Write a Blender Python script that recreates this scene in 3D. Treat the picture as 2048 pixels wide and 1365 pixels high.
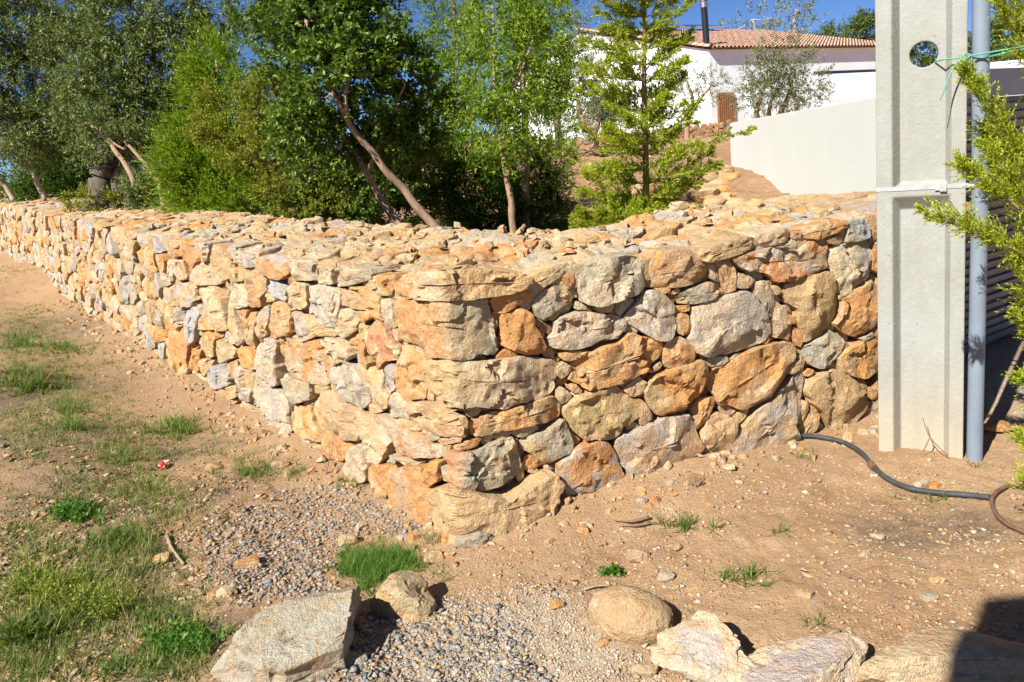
import bpy, bmesh, math, random
import numpy as np
from mathutils import Matrix, Vector

for o in list(bpy.data.objects): bpy.data.objects.remove(o)
SC = bpy.context.scene
COL = SC.collection

# ------------------------------------------------------------------ camera
W, H, F, CX = 2048.0, 1365.0, 1480.0, 1024.0
PITCH, ROLL = math.radians(9.1), math.radians(5.0)
CY = 537.963
CAM = np.array([0.0, 0.0, 1.575])
_f = np.array([0, math.cos(PITCH), -math.sin(PITCH)])
_r0 = np.array([1.0, 0, 0]); _u0 = np.cross(_r0, _f)
_r = math.cos(ROLL)*_r0 - math.sin(ROLL)*_u0
_u = math.sin(ROLL)*_r0 + math.cos(ROLL)*_u0
cd = bpy.data.cameras.new('camera')
cam = bpy.data.objects.new('camera', cd); COL.objects.link(cam)
m = Matrix.Identity(4)
for i in range(3):
    m[i][0] = _r[i]; m[i][1] = _u[i]; m[i][2] = -_f[i]; m[i][3] = CAM[i]
cam.matrix_world = m
cd.sensor_width = 36.0; cd.lens = 36.0*F/W
cd.shift_y = -(H/2-CY)/W
cd.clip_start = 0.05; cd.clip_end = 2000
SC.camera = cam

# ------------------------------------------------------------------ sky and sun
SUN_AZ, SUN_EL = math.radians(42), math.radians(41)      # azimuth: to the left of straight behind the camera
wd = bpy.data.worlds.new('World'); SC.world = wd; wd.use_nodes = True
nt = wd.node_tree; nt.nodes.clear()
sky = nt.nodes.new('ShaderNodeTexSky'); sky.sky_type = 'NISHITA'; sky.sun_disc = False
sky.sun_elevation = SUN_EL
sky.altitude = 2500; sky.air_density = 0.62; sky.dust_density = 0.0; sky.ozone_density = 8.0
bg = nt.nodes.new('ShaderNodeBackground'); bg.inputs[1].default_value = 0.056
out = nt.nodes.new('ShaderNodeOutputWorld')
nt.links.new(sky.outputs[0], bg.inputs[0]); nt.links.new(bg.outputs[0], out.inputs[0])
sdir = np.array([-math.sin(SUN_AZ)*math.cos(SUN_EL), -math.cos(SUN_AZ)*math.cos(SUN_EL), math.sin(SUN_EL)])
sky.sun_rotation = math.atan2(sdir[0], sdir[1])
sl = bpy.data.lights.new('sun', 'SUN'); sl.energy = 5.0; sl.angle = math.radians(0.53); sl.color = (1, 0.955, 0.885)
so = bpy.data.objects.new('sun', sl); COL.objects.link(so)
so.rotation_euler = Vector(sdir).to_track_quat('Z', 'Y').to_euler()
so.location = (-8, -8, 12)
SC.view_settings.view_transform = 'Standard'; SC.view_settings.look = 'None'
SC.view_settings.exposure = 1.12; SC.view_settings.gamma = 1.0
SC.view_settings.use_curve_mapping = False

# ------------------------------------------------------------------ helpers: pixels of the survey photograph to points in the place
def rays(px):
    px = np.atleast_2d(np.asarray(px, float))
    return _f + np.outer((px[:, 0]-CX)/F, _r) + np.outer((CY-px[:, 1])/F, _u)
def atY(x, y, Y):
    d = rays([(x, y)])[0]; return CAM + d*(Y/d[1])
def atz(x, y, z):
    d = rays([(x, y)])[0]; return CAM + d*((z-CAM[2])/d[2])
def toPx(P):
    v = np.atleast_2d(P)-CAM; z = v@_f
    return np.stack([CX+F*(v@_r)/z, CY-F*(v@_u)/z], 1)

# ------------------------------------------------------------------ helpers: noise
_TB = np.random.RandomState(5).rand(65536, 8)
_T1 = np.ascontiguousarray(_TB[:, 0])
def _idx(ix, iy, iz, seed=0): return (ix*7919+iy*104729+iz*15485863+int(seed)*48611) & 65535
def vnoise(P, seed=0):
    P = np.asarray(P, float); fl = np.floor(P); i = fl.astype(np.int64); f = P-fl; f = f*f*(3-2*f); g = 1-f
    k = _idx(i[:, 0], i[:, 1], i[:, 2], seed); r = 0
    for dx in (0, 1):
        wx = f[:, 0] if dx else g[:, 0]
        for dy in (0, 1):
            wy = wx*(f[:, 1] if dy else g[:, 1])
            for dz in (0, 1):
                r = r + wy*(f[:, 2] if dz else g[:, 2])*_T1[(k+dx*7919+dy*104729+dz*15485863) & 65535]
    return r*2-1
def fbm(P, octv=4, seed=0, gain=0.5):
    P = np.asarray(P, float); a, s, r = 1.0, 1.0, 0
    for k in range(octv):
        r = r + a*vnoise(P*s+7.3*k, seed+k); a *= gain; s *= 2.03
    return r
def facet(P, seed=0, tilt=0.7, step=1.0):
    P = np.asarray(P, float); fl = np.floor(P); i = fl.astype(np.int64); fr = P-fl
    O = np.array([(dx, dy, dz) for dx in (-1, 0, 1) for dy in (-1, 0, 1) for dz in (-1, 0, 1)])
    k = (_idx(i[:, 0], i[:, 1], i[:, 2], seed)[:, None]+(O@np.array([7919, 104729, 15485863]))[None]) & 65535
    T = _TB[k]; d = fr[:, None]-(O[None]+T[..., :3]); j = (d*d).sum(2).argmin(1); r = np.arange(len(P))
    d = d[r, j]; g = T[r, j, 3:7]-0.5
    return (d*g[:, :3]).sum(1)*2*tilt+g[:, 3]*step

# ------------------------------------------------------------------ helpers: objects
def tag(o, label=None, cat=None, group=None, kind=None):
    if label: o['label'] = label
    if cat: o['category'] = cat
    if group: o['group'] = group
    if kind: o['kind'] = kind
    return o
def empty(name, loc=(0, 0, 0), label=None, cat=None, group=None):
    o = bpy.data.objects.new(name, None); COL.objects.link(o); o.location = Vector(loc); o.empty_display_size = 0.1
    return tag(o, label, cat, group)
def mesh_obj(name, V, faces, mat=None, parent=None, smooth=False, cols=None, sharp=None):
    V = np.asarray(V, float)
    if parent is not None:
        V = V-np.array(parent.get('_o', tuple(parent.location)) if False else WORLD(parent))
    me = bpy.data.meshes.new(name)
    if isinstance(faces, np.ndarray):
        n, k = faces.shape
        me.vertices.add(len(V)); me.vertices.foreach_set('co', V.ravel())
        me.loops.add(n*k); me.loops.foreach_set('vertex_index', faces.ravel().astype(np.int32))
        me.polygons.add(n); me.polygons.foreach_set('loop_start', np.arange(0, n*k, k, dtype=np.int32))
        me.update(calc_edges=True)
    else:
        me.from_pydata([tuple(v) for v in V], [], [tuple(int(i) for i in f) for f in faces]); me.update()
    if smooth:
        me.polygons.foreach_set('use_smooth', np.ones(len(me.polygons), bool))
        if sharp: me.set_sharp_from_angle(angle=math.radians(sharp))
    if cols:
        for nm, arr in cols.items():
            at = me.color_attributes.new(nm, 'FLOAT_COLOR', 'POINT')
            a = np.asarray(arr, np.float32)
            if a.ndim == 1: a = np.tile(a, (len(V), 1))
            at.data.foreach_set('color', a.ravel())
    if mat: me.materials.append(mat)
    o = bpy.data.objects.new(name, me); COL.objects.link(o)
    if parent is not None: o.parent = parent
    return o
def WORLD(p):
    v = np.array(p.location)
    while p.parent is not None:
        p = p.parent; v = v+np.array(p.location)
    return v
def merge(parts):
    V, Fc, n = [], [], 0
    for v, f in parts:
        V.append(v); Fc += [tuple(i+n for i in q) for q in f]; n += len(v)
    return np.concatenate(V), Fc
def box(c, s, ax=None):
    c = np.asarray(c, float); s = np.asarray(s, float)/2
    ax = np.eye(3) if ax is None else np.asarray(ax, float)
    V = np.array([c+ax[0]*s[0]*i+ax[1]*s[1]*j+ax[2]*s[2]*k for i in (-1, 1) for j in (-1, 1) for k in (-1, 1)])
    Fc = [(0, 1, 3, 2), (4, 6, 7, 5), (0, 4, 5, 1), (2, 3, 7, 6), (0, 2, 6, 4), (1, 5, 7, 3)]
    if np.linalg.det(ax) < 0: Fc = [f[::-1] for f in Fc]
    return V, Fc
def tube(pts, rad, n=8, wob=0.0, seed=0, cap=True):
    pts = np.asarray(pts, float); k = len(pts); rad = np.broadcast_to(np.asarray(rad, float), (k,))
    T = np.gradient(pts, axis=0); T /= np.linalg.norm(T, axis=1)[:, None]+1e-9
    up = np.array([0.31, 0.2, 0.93]); A = np.cross(T, up); b = np.linalg.norm(A, axis=1) < 0.05
    A[b] = np.cross(T[b], [1, 0.1, 0]); A /= np.linalg.norm(A, axis=1)[:, None]; B = np.cross(T, A)
    th = np.linspace(0, 2*math.pi, n, endpoint=False)
    V = (pts[:, None]+rad[:, None, None]*(np.cos(th)[None, :, None]*A[:, None]+np.sin(th)[None, :, None]*B[:, None])).reshape(-1, 3)
    if wob:
        c = np.repeat(pts, n, 0); V = c+(V-c)*(1+wob*fbm(V/np.maximum(rad.mean()*2.0, 1e-4), 3, seed))[:, None]
    Fc = [(i*n+j, i*n+(j+1) % n, (i+1)*n+(j+1) % n, (i+1)*n+j) for i in range(k-1) for j in range(n)]
    if cap: Fc += [tuple(range(n))[::-1], tuple((k-1)*n+j for j in range(n))]
    return V, Fc
def smooth_path(P, n=6):
    P = np.asarray(P, float); k = len(P); out = []
    for i in range(k-1):
        a, b, c, d = P[max(i-1, 0)], P[i], P[i+1], P[min(i+2, k-1)]
        for t in np.linspace(0, 1, n, endpoint=False):
            out.append(0.5*((2*b)+(c-a)*t+(2*a-5*b+4*c-d)*t*t+(-a+3*b-3*c+d)*t**3))
    out.append(P[-1]); return np.array(out)

# ------------------------------------------------------------------ helpers: materials
class N:
    def __init__(s, name):
        s.m = bpy.data.materials.new(name); s.m.use_nodes = True; s.t = s.m.node_tree; s.t.nodes.clear()
        s.o = s.t.nodes.new('ShaderNodeOutputMaterial')
    def n(s, typ, **kw):
        x = s.t.nodes.new('ShaderNode'+typ)
        for k, v in kw.items():
            if k.startswith('_'):
                try: x.inputs[int(k[1:])].default_value = v
                except ValueError: x.inputs[k[1:]].default_value = v
            else: setattr(x, k, v)
        return x
    def l(s, a, b): s.t.links.new(a, b)
    def noise(s, vec, scale, detail=4, rough=0.6, dim='3D', w=None):
        x = s.n('TexNoise', noise_dimensions=dim); x.inputs['Scale'].default_value = scale
        x.inputs['Detail'].default_value = detail; x.inputs['Roughness'].default_value = rough
        if vec is not None: s.l(vec, x.inputs['Vector'])
        if w is not None: s.l(w, x.inputs['W'])
        return x.outputs[0]
    def ramp(s, fac, stops, interp='LINEAR'):
        x = s.n('ValToRGB'); x.color_ramp.interpolation = interp; e = x.color_ramp.elements
        while len(e) < len(stops): e.new(0.5)
        for el, (p, c) in zip(e, stops):
            el.position = p; el.color = (c, c, c, 1) if isinstance(c, (int, float)) else (*c, 1)
        s.l(fac, x.inputs[0]); return x.outputs[0]
    def mix(s, fac, a, b, mode='MIX'):
        x = s.n('Mix', data_type='RGBA', blend_type=mode)
        for v, i in ((fac, 0), (a, 6), (b, 7)):
            if hasattr(v, 'is_output'): s.l(v, x.inputs[i])
            elif i == 0: x.inputs[0].default_value = v
            else: x.inputs[i].default_value = (*v, 1)
        return x.outputs[2]
    def math(s, op, a, b=0.0):
        x = s.n('Math', operation=op)
        for v, i in ((a, 0), (b, 1)):
            if hasattr(v, 'is_output'): s.l(v, x.inputs[i])
            else: x.inputs[i].default_value = v
        return x.outputs[0]
    def bump(s, h, dist, strength=1.0, normal=None):
        x = s.n('Bump'); x.inputs['Strength'].default_value = strength; x.inputs['Distance'].default_value = dist
        s.l(h, x.inputs['Height'])
        if normal is not None: s.l(normal, x.inputs['Normal'])
        return x.outputs[0]
    def bsdf(s, col, rough=0.9, normal=None, metal=0.0, spec=0.3):
        x = s.n('BsdfPrincipled')
        if hasattr(col, 'is_output'): s.l(col, x.inputs['Base Color'])
        else: x.inputs['Base Color'].default_value = (*col, 1)
        if hasattr(rough, 'is_output'): s.l(rough, x.inputs['Roughness'])
        else: x.inputs['Roughness'].default_value = rough
        x.inputs['Metallic'].default_value = metal; x.inputs['Specular IOR Level'].default_value = spec
        if normal is not None: s.l(normal, x.inputs['Normal'])
        s.l(x.outputs[0], s.o.inputs[0]); return x
    def pos(s): return s.n('NewGeometry').outputs['Position']
    def rnd(s): return s.n('NewGeometry').outputs['Random Per Island']

def mat_stone():
    s = N('rough_limestone'); p = s.pos()
    c1 = s.n('Attribute', attribute_name='Col'); c2 = s.n('Attribute', attribute_name='Col2')
    w = s.math('MULTIPLY', c1.outputs['Alpha'], 40.0)
    of = s.n('CombineXYZ'); [s.l(w, of.inputs[k]) for k in range(3)]
    va = s.n('VectorMath', operation='ADD'); s.l(p, va.inputs[0]); s.l(of.outputs[0], va.inputs[1]); p = va.outputs[0]
    big = s.noise(p, 6.5, 2, 0.55)
    fine = s.noise(p, 38, 3, 0.7)
    mm = s.math('ADD', s.math('MULTIPLY', big, 0.78), s.math('MULTIPLY', fine, 0.22))
    mask = s.ramp(mm, [(0.46, 0.0), (0.56, 1.0)])
    col = s.mix(mask, c1.outputs['Color'], c2.outputs['Color'])
    # grain, rusty blotches, pale scuffs and dark specks of the rock itself
    col = s.mix(s.ramp(fine, [(0.3, 0.55), (0.7, 0.0)]), col, (0.62, 0.55, 0.44), 'MULTIPLY')
    rust = s.noise(p, 17, 3, 0.65)
    col = s.mix(s.math('MULTIPLY', s.ramp(rust, [(0.56, 0.0), (0.68, 1.0)]), 0.45), col, (0.42, 0.19, 0.06))
    pale = s.noise(p, 11.7, 4, 0.75)
    col = s.mix(s.math('MULTIPLY', s.ramp(pale, [(0.57, 0.0), (0.70, 1.0)]), 0.55), col, (0.56, 0.50, 0.40))
    spk = s.noise(p, 95, 3, 0.75)
    col = s.mix(s.math('MULTIPLY', s.ramp(spk, [(0.28, 1.0), (0.40, 0.0)]), 0.55), col, (0.13, 0.09, 0.055))
    col = s.mix(s.math('MULTIPLY', s.ramp(spk, [(0.58, 0.0), (0.72, 1.0)]), 0.35), col, (0.60, 0.53, 0.42))
    rd = s.n('TexNoise', noise_dimensions='3D', noise_type='RIDGED_MULTIFRACTAL'); s.l(p, rd.inputs['Vector'])
    for k, v in (('Scale', 13.0), ('Detail', 4.0), ('Roughness', 0.62), ('Lacunarity', 2.3)): rd.inputs[k].default_value = v
    n1 = s.bump(s.noise(p, 42, 4, 0.78), 0.022, 0.95)
    n3 = s.bump(rd.outputs[0], 0.010, 0.65, n1)
    s.bsdf(col, 0.93, n3, spec=0.15); return s.m
def mat_plain(name, col, rough=0.8, var=0.12, scale=20, bump=0.0, metal=0.0, spec=0.3, bscale=None):
    s = N(name); p = s.pos()
    nz = s.noise(p, scale, 5, 0.65)
    c = s.mix(s.ramp(nz, [(0.3, 1.0), (0.7, 0.0)]), col, tuple(x*(1-2*var) for x in col))
    nb = s.bump(s.noise(p, bscale or scale*3, 5, 0.65), bump) if bump else None
    s.bsdf(c, rough, nb, metal, spec); return s.m
def mat_leaf(name, stops, trans=0.35, rough=0.5, spec=0.35):
    s = N(name); r = s.rnd()
    c = s.ramp(r, stops)
    pv = s.noise(s.pos(), 2.2, 2, 0.5)
    c = s.mix(s.math('MULTIPLY', s.ramp(pv, [(0.35, 1.0), (0.65, 0.0)]), 0.35), c, (0.55, 0.62, 0.45), 'MULTIPLY')
    b = s.n('BsdfPrincipled'); s.l(c, b.inputs['Base Color']); b.inputs['Roughness'].default_value = rough
    b.inputs['Specular IOR Level'].default_value = spec
    t = s.n('BsdfTranslucent'); s.l(s.mix(1.0, c, (1.25, 1.3, 0.55), 'MULTIPLY'), t.inputs[0])
    x = s.n('MixShader'); x.inputs[0].default_value = trans
    s.l(b.outputs[0], x.inputs[1]); s.l(t.outputs[0], x.inputs[2]); s.l(x.outputs[0], s.o.inputs[0]); return s.m
def mat_bark(name, c1, c2):
    s = N(name); p = s.pos()
    mp = s.n('Mapping'); s.l(p, mp.inputs[0]); mp.inputs['Scale'].default_value = (1, 1, 0.35)
    nz = s.noise(mp.outputs[0], 32, 6, 0.7)
    c = s.mix(s.ramp(nz, [(0.35, 0.0), (0.65, 1.0)]), c1, c2)
    s.bsdf(c, 0.9, s.bump(nz, 0.01), spec=0.15); return s.m
M = {}
M['stone'] = mat_stone()
# ================================================================== the dry stone wall
CORN = np.array([-0.28, 3.0])
DL = np.array([-0.637, 0.771]); DR = np.array([0.939, 0.343])
NL = np.array([-0.771, -0.637]); NR = np.array([0.343, -0.939])          # outward normals
def wall_hit(px):
    d = rays(px)
    tl = ((CORN-CAM[:2])@NL)/(d[:, :2]@NL); tr = ((CORN-CAM[:2])@NR)/(d[:, :2]@NR)
    tl = np.where(tl < 0, 0, tl); tr = np.where(tr < 0, 0, tr)
    t = np.maximum(tl, tr); P = CAM+d*t[:, None]
    sl_ = (P[:, :2]-CORN)@DL; sr_ = (P[:, :2]-CORN)@DR
    w = np.clip(0.5+(tr-tl)/(t+1e-9)*60, 0, 1)                              # rounded arris at the corner
    n = np.outer(1-w, NL)+np.outer(w, NR); n /= np.linalg.norm(n, axis=1)[:, None]
    return P, np.c_[n, np.zeros(len(n))]
# measured profiles: top and foot of the two faces
TOP_PX = [(0, 405), (100, 428), (200, 447), (340, 476), (400, 486), (480, 500), (560, 511), (640, 521), (740, 541), (802, 552), (886, 541), (960, 540), (1057, 550), (1140, 525), (1210, 512), (1290, 512), (1340, 500), (1400, 500), (1480, 472), (1580, 456), (1690, 440), (1750, 432), (1800, 428)]
FOOT_PX = [(0, 500), (80, 535), (140, 600), (200, 640), (280, 690), (340, 745), (400, 772), (455, 815), (520, 850), (600, 885), (650, 920), (740, 985), (800, 1015), (880, 1055), (926, 1067), (1010, 1040), (1110, 995), (1160, 990), (1260, 955), (1400, 915), (1480, 905), (1600, 885), (1700, 860), (1750, 842), (1800, 830)]
def profile(px):
    P, _ = wall_hit(px); s = (P[:, :2]-CORN)
    out = []
    for p, q in zip(P, s):
        a, b = q@DL, q@DR
        out.append((-a if a > abs(b)*0.999 and a > 0 else b, p[2], p))
    out.sort(key=lambda t: t[0]); return out
TP = profile(TOP_PX); FP = profile(FOOT_PX)
def top_z(s):
    a = np.array([(t[0], t[1]) for t in TP]); return np.interp(s, a[:, 0], a[:, 1])
def foot_z(s):
    a = np.array([(t[0], t[1]) for t in FP]); return np.interp(s, a[:, 0], a[:, 1])
def s_of(xy):
    """signed run along the wall: negative on the left wing, positive on the right wing"""
    q = np.atleast_2d(xy)-CORN; a = q@DL; b = q@DR
    dl = np.abs(q@NL); dr = np.abs(q@NR)
    left = np.where((a > 0) & (b > 0), dl < dr, a > b)
    return np.where(left, -np.maximum(a, 0), np.maximum(b, 0))

# ------------------------------------------------------------------ ground height
_ctrl = [(p[0]-0.25*0, p[1], z) for s, z, p in FP]
_ctrl += [(1.82, 3.2, 0.0), (3.2, 5.0, 0.02), (5, 7, 0.1), (-1, 2.0, -0.01), (0, 2.0, 0.0), (1, 2.0, 0.0), (2.2, 2.2, 0.0), (3.5, 3, 0), (0, 0, 0), (-2.5, 2.6, 0.0), (-3.2, 4.2, 0.03), (-5.0, 6.2, 0.1),
          (-8, 9, 0.2), (-14, 14, 0.4), (-6, 2, 0), (6, 1, 0), (0, -6, 0), (-12, 4, 0.1), (12, 8, 0.1), (-40, 30, 0.4), (40, 30, 0.2), (-100, 100, 0.3), (100, 100, 0.3), (0, -60, 0), (80, -30, 0), (-80, -30, 0)]
_ctrl = np.array(_ctrl)
def ground_base(x, y):
    x = np.asarray(x, float); y = np.asarray(y, float); sh = x.shape; x = x.ravel(); y = y.ravel()
    w = 1/((x[:, None]-_ctrl[:, 0])**2+(y[:, None]-_ctrl[:, 1])**2+0.05)**1.6
    return ((w*_ctrl[:, 2]).sum(1)/w.sum(1)).reshape(sh)
def ground_z(x, y):
    x = np.asarray(x, float); y = np.asarray(y, float)
    z = ground_base(x, y); P = np.stack([x.ravel(), y.ravel(), np.zeros(x.size)], 1)
    near = np.exp(-((x.ravel()**2+(y.ravel()-3)**2)/60.0))
    d = 0.035*fbm(P*1.3, 3, 3)+near*(0.007*fbm(P*9, 3, 11)+0.006*fbm(P*33, 3, 17))
    # a low bank of soil banked against the foot of both faces
    q = np.stack([x.ravel(), y.ravel()], 1)-CORN; dist = np.maximum(q@NL, q@NR)
    lf = np.clip((-0.5-x.ravel())/0.8, 0, 1)*near
    d = d+lf*(0.010*np.abs(fbm(P*13, 3, 23))+0.006*facet(P*22, 4, 1.0))
    d = d*np.where(dist < 0.4, 0.6, 1.0)+0.035*np.exp(-np.maximum(dist, 0)/0.15)
    return z+d.reshape(z.shape)
def gpt(px, py):
    """point of the ground seen at a pixel"""
    z = 0.0
    for _ in range(6):
        p = atz(px, py, z); z = float(ground_z(p[0:1], p[1:2])[0])
    p[2] = z; return p

# ------------------------------------------------------------------ stones
PAL = {'o': (0.53, 0.275, 0.105), 'r': (0.51, 0.25, 0.13), 't': (0.485, 0.335, 0.185), 'y': (0.505, 0.355, 0.185), 'p': (0.52, 0.41, 0.27),
       'g': (0.42, 0.365, 0.265), 'G': (0.435, 0.385, 0.325), 'B': (0.35, 0.345, 0.335), 'b': (0.30, 0.18, 0.09)}
SEC = {'o': 'oyt', 'r': 'op', 't': 'opy', 'y': 'opt', 'p': 'gty', 'g': 'tpG', 'G': 'pgt', 'B': 'Gg', 'b': 'ot'}
RNG = random.Random(7)
def stone_cols(code, rng):
    c = np.array(PAL[code[0]]); k2 = code[1] if len(code) > 1 else rng.choice(SEC[code[0]])
    c2 = np.array(PAL[k2])
    j = lambda v: np.clip(v*(1+rng.uniform(-0.10, 0.10))+np.array([rng.uniform(-0.012, 0.012) for _ in range(3)]), 0.02, 0.8)
    return (*j(c), rng.random()), (*j(c2), 1.0)
def resample(poly, M):
    P = np.asarray(poly, float)
    Q = np.empty((len(P)*2, 2)); nx = np.roll(P, -1, 0); Q[0::2] = P*0.94+nx*0.06; Q[1::2] = P*0.06+nx*0.94
    P = np.vstack([Q, Q[:1]]); L = np.r_[0, np.cumsum(np.linalg.norm(np.diff(P, axis=0), axis=1))]
    t = np.linspace(0, L[-1], M, endpoint=False)
    return np.stack([np.interp(t, L, P[:, 0]), np.interp(t, L, P[:, 1])], 1)
def stone(poly, mapf, rng, out=0.0, depth=0.16, bulge=None, rough=1.0, res=1.0, flat=False):
    poly = np.asarray(poly, float); seed = rng.randrange(100000)
    A, _ = mapf(poly); cen3 = A.mean(0); rad = np.linalg.norm(A-cen3, axis=1).mean()
    Mb = int(np.clip(rad*230*res, 9, 46 if res < 1.5 else 96)); B2 = resample(poly, Mb)
    c = B2.mean(0); c = c+(B2-c).mean(0)
    small = rad < 0.05
    dv = B2-c; _, _, ev = np.linalg.svd(dv, full_matrices=False); am = np.abs(dv@ev[0]).max(); an = np.abs(dv@ev[1]).max()
    per = np.linalg.norm(np.diff(np.vstack([B2, B2[:1]]), axis=0), axis=1).sum()
    nr_ = int(np.clip(round(an/(per/Mb)*1.1), 2, 13))                  # rings spaced like the outline, so that the mesh is even
    ks = [1.0, 1.0, 0.975]+list(np.linspace(0.975, 0.35/nr_, nr_+1)[1:])
    th = np.arange(Mb)*2*math.pi/Mb
    jag = 1.02+0.040*rough*fbm(np.stack([np.cos(th)*4.2, np.sin(th)*4.2, th*0+seed*0.37], 1), 4, seed, 0.7)
    # rings close in on the stone's long axis, so that long stones are not streaked at their ends
    tg = c+np.outer(np.clip(dv@ev[0], -1, 1)*0+np.clip((dv@ev[0])*max(0.0, 1-an/am)*0.95, -(am-an), am-an), ev[0])
    B2 = c+(B2-c)*jag[:, None]
    P2 = np.concatenate([tg+(B2-tg)*k for k in ks]+[c[None]])
    P, Nn = mapf(P2); K = np.repeat(ks, Mb); K = np.r_[K, 0.0]
    bg_ = bulge if bulge is not None else min(0.026, 0.19*rad)
    nr = np.random.RandomState(seed)
    # broken faces: the lowest of a few tilted planes
    loc = P-cen3; tan1 = np.cross(Nn, [0, 0, 1.0]) if not flat else np.tile([1.0, 0, 0], (len(P), 1))
    tan2 = np.cross(tan1, Nn); u = (loc*tan1).sum(1)/rad; v = (loc*tan2).sum(1)/rad
    hh = np.full(len(P), 0.62)
    for i in range(6):
        a = nr.uniform(0, 6.283); sl2 = nr.uniform(0.6, 3.0); c0 = 0.62+sl2*nr.uniform(0.25, 0.85)
        hh = np.minimum(hh, c0+sl2*(math.cos(a)*u+math.sin(a)*v))
    hh = np.maximum(hh, -0.6)+nr.uniform(-0.35, 0.35)*u+nr.uniform(-0.30, 0.30)*v
    edge = np.clip((1-K)/0.03, 0, 1)
    h = bg_*hh-np.minimum(0.008, 0.08*rad)*(1-edge)
    rad = rad*math.sqrt(an/am)
    amp = min(0.014, 0.115*rad)*rough*(0.45+0.55*edge)
    q3 = P+0.25*rad*np.stack([vnoise(P*(1.1/rad)+k*9.1+seed, 3) for k in range(3)], 1)
    h += amp*1.15*facet(q3*(0.75/rad if rad > 0.05 else 9)+seed*0.1, seed % 97, 1.5, 0.45)+amp*0.75*fbm(P*(2.2/rad)+seed*0.3, 3, seed % 91, 0.6)
    h[:Mb] = -depth
    P = P+Nn*(h+out)[:, None]
    cb = P[:Mb].mean(0)
    P[:Mb] = cb+(P[:Mb]-cb)*0.95
    Fc = []
    R = len(ks)
    for i in range(R-1):
        for j in range(Mb):
            a, b = i*Mb+j, i*Mb+(j+1) % Mb
            Fc.append((a, b, b+Mb, a+Mb))
    e = (R-1)*Mb
    for j in range(Mb): Fc.append((e+j, e+(j+1) % Mb, R*Mb))
    Fc.append(tuple(range(Mb))[::-1])
    # face orientation: outward
    q = P[[Fc[(R-2)*Mb][k] for k in range(3)]]; nn = np.cross(q[1]-q[0], q[2]-q[0])
    if nn@Nn.mean(0) < 0: Fc = [f[::-1] for f in Fc]
    return P, Fc

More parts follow.
